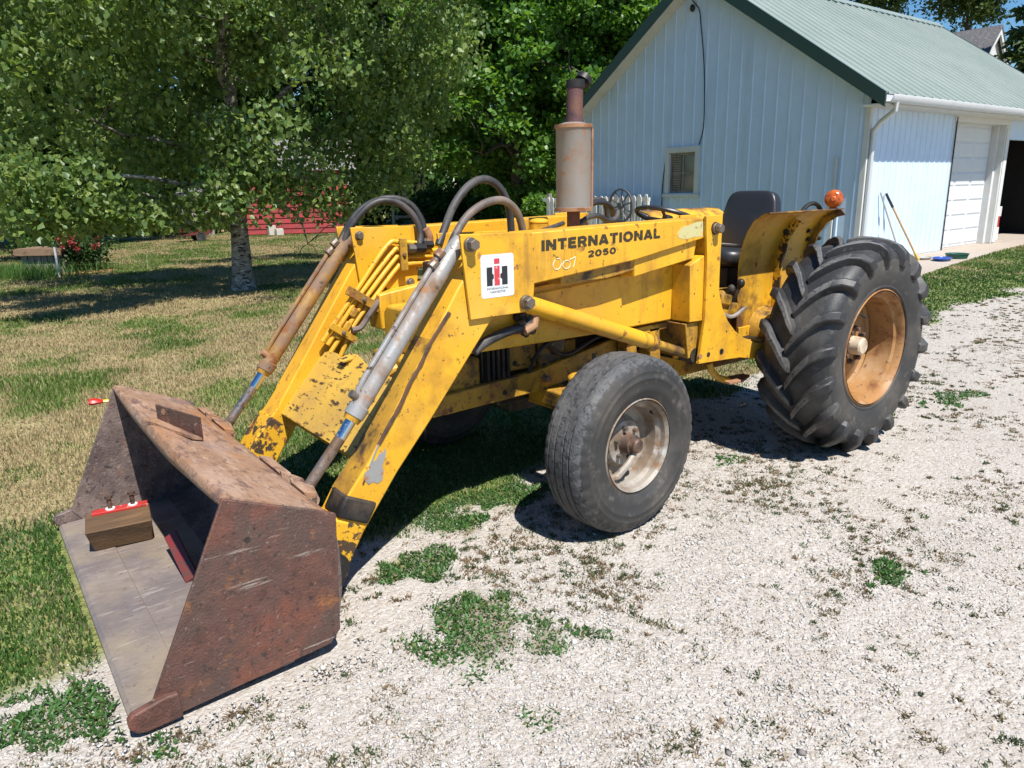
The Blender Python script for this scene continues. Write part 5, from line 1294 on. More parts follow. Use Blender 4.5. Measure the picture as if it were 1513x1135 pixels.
for s in (1, -1):
    MB().tube([(0, s*0.22, 0.633), (0, s*0.36, 0.633), (0, s*0.62, 0.633), (0, s*0.88, 0.633)], [0.19, 0.15, 0.12, 0.10], 18).build('axle_housing', M['yellow_dirty'], TR)
MB().bx(-0.1, 0.95, -0.45, 0.45, 0.60, 0.625).build('platform', M['black'], TR, bevel=0.004)
MB().bx(-0.62, -0.28, -0.3, 0.3, 0.40, 0.75).build('hitch', M['yellow_dirty'], TR, bevel=0.02)
# hood, dash, fuel tank
mb = MB().prism([(-0.285, 1.02), (-0.285, 1.20), (-0.25, 1.25), (-0.15, 1.275), (0.15, 1.275), (0.25, 1.25), (0.285, 1.20), (0.285, 1.02)], 1.00, 2.12, 'x')
mb.build('hood', M['yellow'], TR, bevel=0.008)
mb = MB().prism([(-0.27, 1.0), (-0.27, 1.20), (-0.2, 1.27), (0.2, 1.27), (0.27, 1.20), (0.27, 1.0)], 0.80, 0.998, 'x')
mb.build('dash_cowl', M['yellow'], TR, bevel=0.01)
MB().tube([(1.62, -0.05, 1.26), (1.62, -0.05, 1.39)], [0.055, 0.055], 18).ell((1.62, -0.05, 1.40), (0.055, 0.055, 0.02)).build('filler_cap', M['yellow'], TR)
# ---- exhaust
mb = MB().tube([(1.415, 0, 1.24), (1.415, 0, 1.455)], 0.036, 16)
ex_ = mb.build('exhaust_elbow', M['stack'], TR)
mb = MB().lathe([(0.0, 1.455), (0.098, 1.455), (0.100, 1.463), (0.095, 1.470), (0.095, 1.880), (0.099, 1.888), (0.092, 1.900), (0.05, 1.912), (0.0, 1.914)], (1.415, 0, 0), 'z', 40)
mf = mb.build('muffler', M['muffler'], TR)
MB().bx(1.33, 1.342, 0.045, 0.066, 1.47, 1.88).build('seam', M['ring_rust'], mf)
for z in (1.461, 1.892): MB().lathe([(0.085, z-0.012), (0.1025, z-0.010), (0.1025, z+0.008), (0.085, z+0.010)], (1.415, 0, 0), 'z', 40, close=True).build('end_ring', M['ring_rust'], mf)
MB().tube([(1.41, 0, 1.905), (1.402, 0, 2.115)], 0.044, 20).build('stack_pipe', M['stack'], mf)
MB().tube([(1.40, 0, 2.085), (1.40, 0, 2.125)], 0.050, 20).build('clamp', M['black'], mf)
mb = MB().tube([(1.352, 0.0, 2.118), (1.330, 0.0, 2.142)], [0.046, 0.044], 14).box((1.36, 0, 2.112), (0.03, 0.06, 0.03))
mb.cyl((1.345, -0.03, 2.125), (1.345, 0.05, 2.125), 0.012, 10)
mb.build('rain_cap', M['black'], mf)
# ---- steering wheel
sc = Vector((0.64, 0.0, 1.385)); nrm = Vector((-0.36, 0, 1)).normalized()
ux = Vector((1, 0, 0.36)).normalized(); uy = Vector((0, 1, 0))
ring = [sc+(ux*math.cos(a)+uy*math.sin(a))*0.195 for a in np.linspace(0, 2*math.pi, 41)]
sw = MB().tube(ring, 0.014, 10, cap=False).build('steering_wheel', M['vinyl'], TR)
for k in range(3):
    a = k*2.094+0.5
    MB().cyl(sc-nrm*0.02, sc+(ux*math.cos(a)+uy*math.sin(a))*0.19, 0.010, 8).build('spoke', M['vinyl'], sw)
MB().tube([sc-nrm*0.03, sc+nrm*0.01], 0.032, 14).build('horn_cap', M['black'], sw)
MB().tube([sc-nrm*0.02, (0.85, 0, 1.10)], 0.025, 10).build('steering_column', M['black'], TR)
# ---- seat
def cushion(c, d, tilt, tap=1.0, nu=18, p=3.4):
    mb = MB(); vs = []; fs = []
    nv = 12
    for j in range(nv+1):
        t = -math.pi/2+math.pi*j/nv
        for k in range(nu*2):
            a = math.pi*k/nu
            sg = lambda v, e: math.copysign(abs(v)**e, v)
            x = sg(math.cos(t), 2/p)*sg(math.cos(a), 2/p); y = sg(math.cos(t), 2/p)*sg(math.sin(a), 2/p); z = sg(math.sin(t), 2/p)
            w = 1-(1-tap)*(z*0.5+0.5)
            q = Matrix.Rotation(tilt, 3, 'Y') @ Vector((x*d[0]/2, y*d[1]/2*w, z*d[2]/2))
            vs.append(q+Vector(c))
    n = nu*2
    for j in range(nv):
        for k in range(n): fs.append((j*n+k, j*n+(k+1) % n, (j+1)*n+(k+1) % n, (j+1)*n+k))
    return mb.add(vs, fs)
seat = cushion((0.06, 0, 1.105), (0.44, 0.46, 0.13), -0.10).build('seat', M['vinyl'], TR, ang=60)
cushion((-0.20, 0, 1.32), (0.10, 0.52, 0.42), -0.20, 0.70, p=6).build('backrest', M['vinyl'], seat, ang=60)
MB().tube([(0.12, -0.22, 1.16), (-0.12, -0.23, 1.17), (-0.14, 0.23, 1.17), (0.12, 0.22, 1.16)], 0.010, 6).build('piping', M['old_wood'], seat)
MB().bx(-0.12, 0.18, -0.12, 0.12, 0.86, 1.06).build('pedestal', M['black'], seat, bevel=0.02)
MB().tube(bez([(-0.20, 0.36, 1.36), (-0.26, 0.38, 1.43), (-0.33, 0.40, 1.44), (-0.38, 0.42, 1.38)], 12), 0.014, 8).build('grab_handle', M['black'], TR)
# levers and pedals under the seat
for (p0, p1, p2, m) in (((0.45, 0.28, 0.65), (0.42, 0.30, 0.85), (0.40, 0.32, 0.95), 'black'), ((0.55, 0.26, 0.65), (0.54, 0.29, 0.80), (0.56, 0.31, 0.90), 'steel'), ((0.32, 0.24, 0.7), (0.34, 0.30, 0.88), (0.32, 0.33, 0.98), 'black')):
    lv = MB().tube([p0, p1, p2], 0.012, 8).ell(p2, (0.024, 0.024, 0.03)).build('lever', M[m], TR)
for c, d in (((0.50, 0.33, 0.90), (0.10, 0.08, 0.07)), ((0.44, 0.30, 0.83), (0.16, 0.10, 0.09)), ((0.58, 0.30, 0.86), (0.06, 0.06, 0.14))):
    MB().box(c, d, Matrix.Rotation(R.uniform(-.4, .4), 3, 'Y')).build('control_valve', M['yellow_dirty'], TR, bevel=0.012)
MB().tube(bez([(0.62, 0.36, 0.86), (0.50, 0.40, 0.80), (0.36, 0.40, 0.84)], 10), 0.012, 6).build('linkage_rod', M['old_wood'], TR)
# ---- fenders
FWY, FLIP = 0.285, 0.52
for s in (1, -1):
    prof = [(0.285, 0.655), (0.285, 0.98), (0.292, 1.08), (0.312, 1.18), (0.348, 1.28), (0.405, 1.355), (0.47, 1.393), (0.522, 1.404)]
    T_ = 0.007
    def fx(i, k):            # front edge leans forward a little at the top
        f = i/(len(prof)-1); return (0.275+0.075*f, -0.05, -0.465)[k]
    vs = []
    for i, (y, z) in enumerate(prof):
        for k in range(3): vs.append((fx(i, k), s*y, z))
    for i, (y, z) in enumerate(prof):
        for k in range(3): vs.append((fx(i, k), s*(y-T_ if i < 4 else y-0.4*T_), z+(T_ if i > 3 else 0)))
    n = len(prof)*3
    fs = []
    for i in range(len(prof)-1):
        for k in range(2):
            a = i*3+k; fs += [(a, a+1, a+4, a+3), (n+a, n+a+3, n+a+4, n+a+1)]
    for i in range(len(prof)-1):
        for k in (0, 2): a = i*3+k; fs.append((a, a+3, n+a+3, n+a))
    for k in range(2):
        fs.append((k, n+k, n+k+1, k+1)); a = (len(prof)-1)*3+k; fs.append((a, a+1, n+a+1, n+a))
    fe = MB().add(vs, fs).build('fender', M['yellow'], TR, ang=50)
    XRB = float(UN(1141, 450, 'y', 0.29)[0])
    rp = [(s*(y+0.002), z) for y, z in prof]; ro_ = [(s*(y+0.05), z-0.014) for y, z in prof[:-2]]
    MB().prism(rp[:-2]+ro_[::-1], XRB-0.008, XRB+0.008, 'x').build('fender_rib', M['yellow_chip'], fe)
    MB().prism([(s*(y+0.002), z) for y, z in prof[2:]]+[(s*(y+0.035), z-0.035) for y, z in prof[2:][::-1]], -0.43, -0.415, 'x').build('fender_rib', M['yellow_dirty'], fe)
    MB().bx(XRB+0.01, 0.27, s*0.287, s*0.30, 0.625, 0.69).build('fender_strap', M['yellow'], fe, bevel=0.003)
    for (u, v), yy in (((1161, 342), 0.36), ((1194, 341), 0.345), ((1193, 353), 0.325), ((1158, 369), 0.325), ((1209, 352), 0.335)):
        x_, z_ = xz([(u, v)], yy)[0]
        bolt('bolt', (x_, s*(yy-0.01), z_), 0.013, 0.028, s, M['black'], fe)
    for k in range(3): bolt('bolt', (XRB+0.05+k*0.08, s*0.30, 0.675), 0.008, 0.010, s, M['black'], fe)
# amber beacon on the left fender
be = tuple(UN(1231, 306, 'y', 0.49)); be = (be[0], be[1], 1.404)
MB().tube([be, (be[0], be[1], be[2]+0.025)], 0.022, 14).build('beacon_base', M['black'], TR)
zb = be[2]+0.066
bc = MB().tube([(be[0]-0.045, be[1]-0.02, zb), (be[0]-0.03, be[1]-0.015, zb), (be[0], be[1], zb), (be[0]+0.03, be[1]+0.015, zb), (be[0]+0.042, be[1]+0.02, zb)], [0.046, 0.056, 0.058, 0.054, 0.034], 22).build('beacon', M['amber'], TR, ang=50)
MB().tube([(be[0]+0.04, be[1]+0.02, zb), (be[0]+0.055, be[1]+0.027, zb)], [0.020, 0.012], 14).build('reflector_centre', M['amber'], bc)
# ---- loader: towers, booms, arms
pl_o = [(2.556, 1.403), (2.19, 1.396), (2.178, 1.16), (2.185, 1.10), (2.205, 1.065), (2.24, 1.052), (2.519, 1.052)]
for s in (1, -1):
    arm = MB().prism([(2.30, 1.12), (2.42, 1.34), (2.50, 1.262), (2.565, 1.185), (3.015, 0.540), (3.12, 0.42), (3.265, 0.20), (3.262, 0.12), (3.20, 0.085), (3.15, 0.12), (3.044, 0.273), (2.893, 0.466), (2.722, 0.655), (2.387, 1.048)], s*0.432, s*0.578)
    arm = arm.build('loader_arm', M['yellow'], TR, bevel=0.007)
    for y0, y1, nm in ((0.583, 0.597, 'outer_plate'), (0.412, 0.426, 'inner_plate')):
        pl = MB().prism(pl_o, s*y0, s*y1).build(nm, M['yellow'], arm, bevel=0.003)
    if s > 0:
        sp_ = pix([(664, 462), (650, 484), (634, 511), (622, 538), (606, 566), (592, 598), (574, 630), (560, 656)], 'y', 0.5785)
        MB().tube(bez(sp_, 30), [0.0075+0.003*R.random() for _ in range(len(bez(sp_, 30)))], 6, flat=1.0).build('weld_seam', M['groove'], arm)
        MB().tube(bez(sp_[4:]+pix([(546, 690)], 'y', 0.5785), 18), 0.004, 6).build('scrape', M['grey_paint'], arm)
        MB().prism([(2.70, 0.9925), (2.76, 0.9085), (3.0185, 0.5400), (3.124, 0.4210), (3.116, 0.4180), (3.012, 0.5360)], 0.440, 0.571).build('wear_strip', M['yellow_dirty'], arm, bevel=0.002)
    for (x, z, rr) in ((2.513, 1.361, 0.024), (2.232, 1.096, 0.026)):
        bolt('pin_bolt', (x, s*0.597, z), rr, 0.045, s, M['steel'], arm)
        bolt('pin_bolt', (x, s*0.412, z), rr*0.8, 0.022, -s, M['steel'], arm)
    # grey worn patch collar and oily band near the bucket pin
    if s > 0: MB().prism([(2.995, 0.365), (3.125, 0.432), (3.172, 0.352), (3.045, 0.285)], 0.455, 0.590).build('band', M['black'], arm, bevel=0.010)
    MB().prism([(3.052, 0.278), (3.178, 0.350), (3.278, 0.20), (3.274, 0.115), (3.20, 0.075), (3.14, 0.115)] if s > 0 else [(2.955, 0.405), (3.055, 0.505), (3.135, 0.415), (3.278, 0.20), (3.274, 0.115), (3.20, 0.075), (3.14, 0.115)], s*0.425, s*0.585).build('arm_end', M['yellow_chip'], arm, bevel=0.01)
    MB().cyl((3.205, s*0.36, 0.15), (3.205, s*0.65, 0.15), 0.030, 16).build('bucket_pin', M['black'], arm)
    MB().cyl((3.205, s*0.585, 0.15), (3.205, s*0.61, 0.15), 0.062, 18).build('pin_boss', M['black'], arm)
    # boom back to the upright
    bm = MB().prism([(2.2, 1.392), (1.0, 1.408), (1.0, 1.306), (1.537, 1.226), (2.2, 1.166)], s*0.436, s*0.588).build('boom', M['yellow'], TR, bevel=0.006)
    MB().prism([(1.99, 1.200), (1.12, 1.300), (1.12, 1.225), (1.70, 1.150), (1.99, 1.145)], s*0.47, s*0.56).build('boom_filler', M['yellow_dirty'], bm, bevel=0.004)
    MB().prism([(1.52, 1.240), (1.05, 1.310), (1.07, 1.200), (1.52, 1.14)], s*0.40, s*0.566).build('boom_shroud', M['yellow'], bm, bevel=0.006)
    # upright with swept foot
    up = [(1.040, 1.418), (0.905, 1.420)]+xz([(1061, 400), (1060, 430), (1065, 455), (1073, 474), (1084, 489), (1098, 500), (1114, 506)], 0.6)+[(0.42, 0.655), (0.40, 0.585), (0.56, 0.585)]+xz([(1090, 528)], 0.6)+[(1.052, 0.632), (1.012, 0.879), (1.016, 1.19)]
    ur = MB().prism(up, s*0.592, s*0.612).build('upright', M['yellow'], TR, bevel=0.003)
    MB().prism(up, s*0.425, s*0.440).build('inner_upright', M['yellow'], ur, bevel=0.003)
    MB().prism([(1.00, 1.40), (0.95, 1.40), (0.945, 1.0), (0.86, 0.80), (0.70, 0.68), (1.02, 0.68), (1.0, 0.9)], s*0.44, s*0.592).build('upright_core', M['yellow'], ur, bevel=0.004)
    MB().prism([(0.72, 0.735), (0.40, 0.66), (0.40, 0.59), (0.70, 0.60)], s*0.30, s*0.592).build('foot', M['yellow_dirty'], ur, bevel=0.006)
    MB().prism([(1.125, 1.17), (1.015, 1.215), (0.99, 1.20), (0.99, 0.862), (1.115, 0.866)], s*0.44, s*0.590).build('gusset', M['yellow'], ur, bevel=0.004)
    bolt('pivot_bolt', (0.965, s*0.612, 1.352), 0.024, 0.045, s, M['steel'], ur)
    MB().cyl((0.965, s*0.40, 1.352), (0.965, s*0.612, 1.352), 0.034, 14).build('pivot_pin', M['black'], ur)
    for q, rr in (((1035, 527), 0.014), ((1046.6, 524), 0.014), ((1066, 519.5), 0.017)):
        x, z = xz([q], 0.612)[0]
        MB().cyl((x, s*0.606, z), (x, s*0.6135, z), rr, 18).build('hole', M['black'] if rr > 0 and q[0] > 1040 else M['ring_rust'], ur)
    # subframe beam
    sb = MB().prism([(2.46, 1.06), (2.10, 1.105), (1.12, 1.168), (1.12, 0.866), (1.70, 0.862), (2.46, 0.875)], s*0.335, s*0.470).build('subframe_beam', M['yellow'], TR, bevel=0.008)
    MB().prism([(1.12, 0.855), (1.02, 0.858), (1.01, 0.67), (1.09, 0.66)], s*0.34, s*0.57).build('bracket', M['yellow_dirty'], sb, bevel=0.004)
    MB().prism([(1.52, 0.845), (1.50, 0.80), (1.12, 0.815), (1.12, 0.85)], s*0.36, s*0.44).build('stay', M['yellow_dirty'], sb, bevel=0.004)
    MB().prism([(1.40, 0.83), (1.33, 0.83), (1.30, 0.64), (1.38, 0.64)], s*0.33, s*0.40).build('stay', M['yellow_dirty'], sb, bevel=0.004)
    MB().prism([(1.26, 0.83), (1.18, 0.83), (1.16, 0.60), (1.24, 0.60)], s*0.36, s*0.44).build('stay', M['yellow_dirty'], sb, bevel=0.004)
    # lift cylinder
    a, b = Vector((2.232, s*0.53, 1.096)), Vector((1.035, s*0.53, 0.672))
    d = (b-a).normalized()
    lc = MB().tube([a-d*0.03, a+d*0.02, a+d*0.05, a+d*0.88, a+d*0.93], [0.040, 0.046, 0.042, 0.042, 0.038], 20).build('lift_cylinder', M['yellow'], TR)
    MB().tube([a+d*0.92, a+d*0.965], [0.046, 0.044], 20).build('gland', M['yellow_dirty'], lc)
    MB().cyl(a+d*0.95, b, 0.024, 14).build('rod', M['yellow_dirty'], lc)
    MB().cyl(b+Vector((0, -0.045, 0)), b+Vector((0, 0.045, 0)), 0.040, 16).build('rod_eye', M['black'], lc)
    MB().cyl(a+Vector((0, -0.1, 0)), a+Vector((0, 0.09, 0)), 0.030, 16).build('pivot_pin', M['steel'], lc)
    MB().tube([a+d*0.12+Vector((0, 0, -0.03)), a+d*0.10+Vector((0, s*0.01, -0.09)), a+d*0.04+Vector((0, s*0.01, -0.13))], 0.020, 10).build('port_elbow', M['ring_rust'], lc)
    gb = MB()
    for k in range(34):
        gb.ell((2.205-R.uniform(0, 0.07), s*(0.515+R.uniform(-0.03, 0.02)), 1.06-R.uniform(0, 0.13)), (R.uniform(0.010, 0.022), R.uniform(0.010, 0.02), R.uniform(0.012, 0.026)), 8, 6)
    gb.build('grease', M['grease'], lc)['kind'] = 'stuff'
    # bucket cylinder
    y = s*0.512
    a, g, e = Vector((2.500, y, 1.378)), Vector((3.035, y, 0.721)), Vector((3.267, y, 0.4556))
    d = (g-a).normalized()
    bcm = M['grey_paint'] if s > 0 else M['brown_paint']
    bcy = MB().tube([a, a+d*0.03, g-d*0.05, g-d*0.045, g], [0.030, 0.036, 0.036, 0.043, 0.041], 24).build('bucket_cylinder', bcm, TR)
    MB().tube([g-d*0.005, g+d*0.022], [0.039, 0.033], 20).build('gland', M['yellow_dirty'], bcy)
    MB().cyl(g, g+d*0.10, 0.0225, 20).build('rod', M['chrome'], bcy)
    MB().cyl(g+d*0.10, e+d*0.03, 0.0227, 20).build('rod_end', M['rod_rust'], bcy)
    out = Vector((0.772, 0, 0.635))*0.047
    MB().tube([a+d*0.10+out, a+d*0.16+out, g-d*0.16+out*1.02, g-d*0.10+out*0.95, g-d*0.08+out*0.7], 0.0115, 10).build('port_tube', bcm, bcy)
    MB().tube([g-d*0.07+out*0.6+Vector((0, 0, 0)), g-d*0.07+out*1.35], [0.018, 0.016], 12).build('port_fitting', M['steel'] if s > 0 else M['ring_rust'], bcy)
    for k in range(2): MB().tube([a+d*(0.09+0.05*k)+out*0.9, a+d*(0.125+0.05*k)+out*1.05], 0.022, 10).build('hose_fitting', M['steel'], bcy)
# grey primer wear on the left arm
MB().prism(xz([(571, 662), (566, 668), (560, 671), (556, 679), (549, 684), (546, 693), (539, 699), (537, 709), (545, 716), (552, 712), (558, 715), (565, 709), (567, 697), (565, 688), (569, 677)], 0.579), 0.5783, 0.5798).build('bare_patch', M['grey_paint'], TR)
# cross plate between the arms
u0, u1 = (2.735, 0.800), (3.000, 0.505)
nx_, nz_ = 0.744, 0.668
cp = MB()
t_ = 0.012
pts = [(-0.435, 0.0), (0.435, 0.0), (0.435, 1.0), (-0.435, 1.0)]
def cpp(y, f, o): return (u0[0]+(u1[0]-u0[0])*f+nx_*o, y, u0[1]+(u1[1]-u0[1])*f+nz_*o)
poly = [(-0.435, 0.02), (-0.30, 0.0), (-0.235, 0.05), (-0.20, 0.06), (-0.18, -0.06), (-0.10, -0.07), (0.06, 0.02), (0.435, 0.05), (0.435, 1.0), (-0.435, 1.0)]
n = len(poly)
cp.add([cpp(y, f, 0) for y, f in poly]+[cpp(y, f, -t_) for y, f in poly], [tuple(range(n)), tuple(range(n, 2*n))[::-1]]+[(i, n+i, n+(i+1) % n, (i+1) % n) for i in range(n)])
cp = cp.build('cross_plate', M['scuffed'], TR, bevel=0.003)
cp2 = MB().add([cpp(-0.435, 1.0, 0), cpp(0.435, 1.0, 0), cpp(0.435, 1.03, -0.10), cpp(-0.435, 1.03, -0.10), cpp(-0.435, 0.975, -0.005), cpp(0.435, 0.975, -0.005), cpp(0.435, 1.0, -0.10), cpp(-0.435, 1.0, -0.10)],
               [(0, 1, 2, 3), (4, 7, 6, 5), (0, 4, 5, 1), (2, 6, 7, 3), (0, 3, 7, 4), (1, 5, 6, 2)]).build('lower_flange', M['scuffed'], cp)
MB().add([cpp(-0.19, -0.02, 0.002), cpp(-0.10, -0.02, 0.002), cpp(-0.12, 0.10, 0.035), cpp(-0.18, 0.10, 0.035), cpp(-0.19, -0.02, -0.008), cpp(-0.10, -0.02, -0.008), cpp(-0.12, 0.10, 0.025), cpp(-0.18, 0.10, 0.025)],
         [(0, 1, 2, 3), (4, 7, 6, 5), (0, 4, 5, 1), (1, 5, 6, 2), (2, 6, 7, 3), (3, 7, 4, 0)]).build('tab', M['scuffed'], cp)
MB().tube(bez([(2.44, -0.02, 0.70), (2.56, -0.02, 0.74), (2.62, -0.04, 0.70), (2.62, -0.05, 0.66)], 10), 0.03, 10).build('tow_hook', M['yellow_dirty'], TR)
MB().tube([(2.56, 0.02, 0.62), (2.70, 0.06, 0.60)], 0.045, 14).build('bumper_tube', M['old_wood'], TR)
# steel tubes along the right arm
TY = -0.385
tubes = [[(668, 358), (640, 361), (592, 358), (572, 363), (530, 425), (505, 462), (476, 505)],
         [(668, 368), (640, 370), (592, 369), (580, 373), (537, 429), (514, 463), (484, 510)],
         [(668, 376), (640, 378), (592, 380), (583, 384), (545, 434), (520, 473), (494, 512), (486, 525)],
         [(668, 385), (640, 387), (596, 391), (586, 397), (553, 440), (530, 470), (518, 490), (508, 515), (499, 535)]]
for t in tubes:
    ht = MB().tube(bez(pix(t, 'y', TY), 40), 0.0125, 10).build('hydraulic_tube', M['yellow'], TR)
for (a, b, w) in (((594, 352), (597, 400), 0.022), ((512, 428), (560, 456), 0.024), ((487, 480), (525, 503), 0.018)):
    A_, B_ = [Vector(q) for q in pix([a, b], 'y', TY+0.018)]
    d = (B_-A_).normalized(); nn = Vector((0, 1, 0)); sd = d.cross(nn)
    mb = MB().add([A_-sd*w, A_+sd*w, B_+sd*w, B_-sd*w, A_-sd*w+nn*0.014, A_+sd*w+nn*0.014, B_+sd*w+nn*0.014, B_-sd*w+nn*0.014], [(0, 3, 2, 1), (4, 5, 6, 7), (0, 1, 5, 4), (1, 2, 6, 5), (2, 3, 7, 6), (3, 0, 4, 7)])
    ck = mb.build('tube_clamp', M['yellow_dirty'], TR, bevel=0.003)
    bolt('bolt', tuple((A_+B_)/2+nn*0.014), 0.010, 0.012, 1, M['steel'], ck)
for q in ((522, 462), (512, 482), (500, 494)):
    c = UN(*q, 'y', TY); MB().box(tuple(c), (0.05, 0.035, 0.035), Matrix.Rotation(0.9, 3, 'Y')).build('tube_union', M['yellow_dirty'], TR, bevel=0.006)
c = pix([(520, 488), (533, 484), (545, 466), (560, 444)], 'y', TY+0.03); MB().tube(bez(c, 12), 0.016, 8).build('hydraulic_hose', M['hose_tan'], TR)
for q, rr in (((632, 362), 0.02), ((620, 367), 0.028), ((610, 368), 0.024)):
    c = UN(*q, 'y', TY+0.02); MB().tube([tuple(c+np.array([-0.03, 0, 0])), tuple(c+np.array([0.03, 0, 0.004]))], rr, 8).build('tube_union', M['black'] if q[0] > 615 else M['steel'], TR)
# hoses
def hose(pts, y0, y1, r, m):
    n = len(pts)
    P_ = [tuple(UN(u, v, 'y', y0+(y1-y0)*i/(n-1))) for i, (u, v) in enumerate(pts)]
    return MB().tube(bez(P_, 48), r, 12).build('hydraulic_hose', M[m], TR)
hose([(657, 392), (663, 372), (675, 343), (693, 317), (718, 300), (742, 296), (760, 308), (770, 330), (774, 360)], 0.52, 0.40, 0.0172, 'hose_tan')
hose([(648, 362), (656, 340), (670, 305), (690, 277), (712, 265), (733, 272), (748, 295), (754, 322), (756, 358)], 0.42, 0.33, 0.0172, 'hose')
hose([(502, 360), (513, 337), (532, 311), (556, 297), (582, 293), (606, 302), (621, 322), (628, 345), (628, 362)], -0.54, -0.40, 0.0175, 'hose')
hose([(508, 358), (520, 333), (540, 309), (562, 297), (588, 300), (610, 318), (621, 342), (619, 366)], -0.50, -0.37, 0.0175, 'hose')
hose([(700, 520), (715, 507), (740, 494), (760, 487), (778, 484), (786, 470)], 0.52, 0.52, 0.022, 'hose')
hose([(866, 306), (882, 299), (898, 302), (907, 316), (906, 335)], -0.05, -0.2, 0.016, 'hose')
hose([(862, 303), (880, 295), (893, 299), (897, 320), (894, 340)], -0.25, -0.3, 0.016, 'hose')
hose([(852, 335), (868, 322), (884, 319), (898, 326), (910, 322), (913, 312)], 0.0, -0.1, 0.015, 'hose')
hose([(832, 330), (810, 338), (790, 345), (775, 352)], 0.1, 0.3, 0.012, 'hose')
hose([(628, 338), (634, 352), (632, 366)], -0.40, -0.40, 0.024, 'ring_rust')
# step and pedal in front of the rear wheel
sp = pix([(1048, 536), (1052, 548), (1062, 558), (1076, 562)], 'y', 0.50)
st_ = MB().tube(bez(sp, 14), 0.020, 10).build('step', M['yellow_dirty'], TR)
c = Vector(sp[-1])
MB().add([c+Vector((0.05, -0.06, 0.008)), c+Vector((-0.16, -0.02, 0.012)), c+Vector((-0.17, 0.03, 0.012)), c+Vector((-0.05, 0.07, 0.008)), c+Vector((0.05, 0.05, 0.006)),
          c+Vector((0.05, -0.06, -0.008)), c+Vector((-0.16, -0.02, -0.004)), c+Vector((-0.17, 0.03, -0.004)), c+Vector((-0.05, 0.07, -0.008)), c+Vector((0.05, 0.05, -0.01))],
         [(0, 1, 2, 3, 4), (9, 8, 7, 6, 5)]+[(i, 5+i, 5+(i+1) % 5, (i+1) % 5) for i in range(5)]).build('step_plate', M['ring_rust'], st_, bevel=0.003)
# lettering and decal on the left boom and plate
def arc(cx, cy, rx, ry, a0, a1, n=10): return [(cx+rx*math.cos(rad(a0+(a1-a0)*i/n)), cy+ry*math.sin(rad(a0+(a1-a0)*i/n))) for i in range(n+1)]
GLYPH = {   # strokes in a box of height 1; (width, strokes)
    'I': (0.24, [[(0.12, 0), (0.12, 1)]]),
    'N': (0.86, [[(0.12, 0), (0.12, 1)], [(0.74, 0), (0.74, 1)], [(0.14, 0.94), (0.72, 0.06)]]),
    'T': (0.80, [[(0.40, 0), (0.40, 0.9)], [(0.0, 0.89), (0.80, 0.89)]]),
    'E': (0.72, [[(0.12, 0), (0.12, 1)], [(0.2, 0.89), (0.70, 0.89)], [(0.2, 0.51), (0.64, 0.51)], [(0.2, 0.11), (0.72, 0.11)]]),
    'R': (0.82, [[(0.12, 0), (0.12, 1)], [(0.2, 0.89), (0.48, 0.89)]+arc(0.48, 0.68, 0.21, 0.21, 90, -90)+[(0.2, 0.47)], [(0.46, 0.46), (0.74, 0.0)]]),
    'A': (0.92, [[(0.10, 0.0), (0.44, 0.97)], [(0.82, 0.0), (0.48, 0.97)], [(0.24, 0.27), (0.68, 0.27)]]),
    'O': (0.98, [arc(0.49, 0.5, 0.37, 0.40, 0, 360, 28)]),
    'L': (0.70, [[(0.12, 0), (0.12, 1)], [(0.2, 0.11), (0.70, 0.11)]]),
    '2': (0.80, [arc(0.40, 0.68, 0.28, 0.21, 170, -40)+[(0.2, 0.16)], [(0.08, 0.11), (0.76, 0.11)]]),
    '0': (0.84, [arc(0.42, 0.5, 0.30, 0.40, 0, 360, 24)]),
    '5': (0.80, [[(0.70, 0.89), (0.18, 0.89)], [(0.19, 0.93), (0.16, 0.50)], [(0.16, 0.53)]+arc(0.40, 0.34, 0.28, 0.23, 110, -160)])}
def block_text(name, txt, m, parent, p0, p1, h, y, sw=0.275, gap=0.14):
    tot = sum(GLYPH[c][0] for c in txt)+gap*(len(txt)-1)
    mb = MB(); x = 0; k = 0
    for c in txt:
        w, ss = GLYPH[c]
        for st in ss:
            st = np.array(st, float); closed = len(st) > 6 and np.hypot(*(st[0]-st[-1])) < 1e-3
            d = np.gradient(st, axis=0)
            if closed: d[0] = d[-1] = st[1]-st[-2]
            d /= np.hypot(d[:, 0], d[:, 1])[:, None]; nn = np.stack([-d[:, 1], d[:, 0]], 1)*sw/2
            q = np.concatenate([st+nn, st-nn])
            yy = y+0.0002*(k % 5); k += 1
            vs = []
            for a, b in q:
                t = (x+a)/tot
                vs.append((p0[0]+(p1[0]-p0[0])*t, yy, p0[1]+(p1[1]-p0[1])*t+h*b))
            n = len(st)
            mb.add(vs, [(i, i+1, n+i+1, n+i) for i in range(n-1)])
        x += w+gap
    return mb.build(name, m, parent, smooth=False)
block_text('lettering', 'INTERNATIONAL', M['letter_black'], TR, (2.128, 1.308), (1.365, 1.324), 0.047, 0.5890)
block_text('numerals', '2050', M['letter_black'], TR, (1.853, 1.262), (1.672, 1.268), 0.030, 0.5890)
DX0, DX1, DZ0, DZ1 = 2.462, 2.291, 1.134, 1.314
def dq(u, v): return (DX0+(DX1-DX0)*u, DZ1+(DZ0-DZ1)*v)
rr_ = []
for cx, cy, a0_ in ((0.93, 0.07, -90), (0.93, 0.93, 0), (0.07, 0.93, 90), (0.07, 0.07, 180)):
    for k in range(5):
        a = rad(a0_+k*22.5); rr_.append(dq(cx+0.07*math.cos(a), cy+0.07*math.sin(a)))
def sheet(name, poly, y, m, parent):
    return MB().prism(poly, y, y+0.0008).build(name, m, parent, smooth=False)
dc = sheet('decal', rr_, 0.5972, M['decal_white'], TR)
def rect(u0, u1, v0, v1): return [dq(u0, v0), dq(u1, v0), dq(u1, v1), dq(u0, v1)]
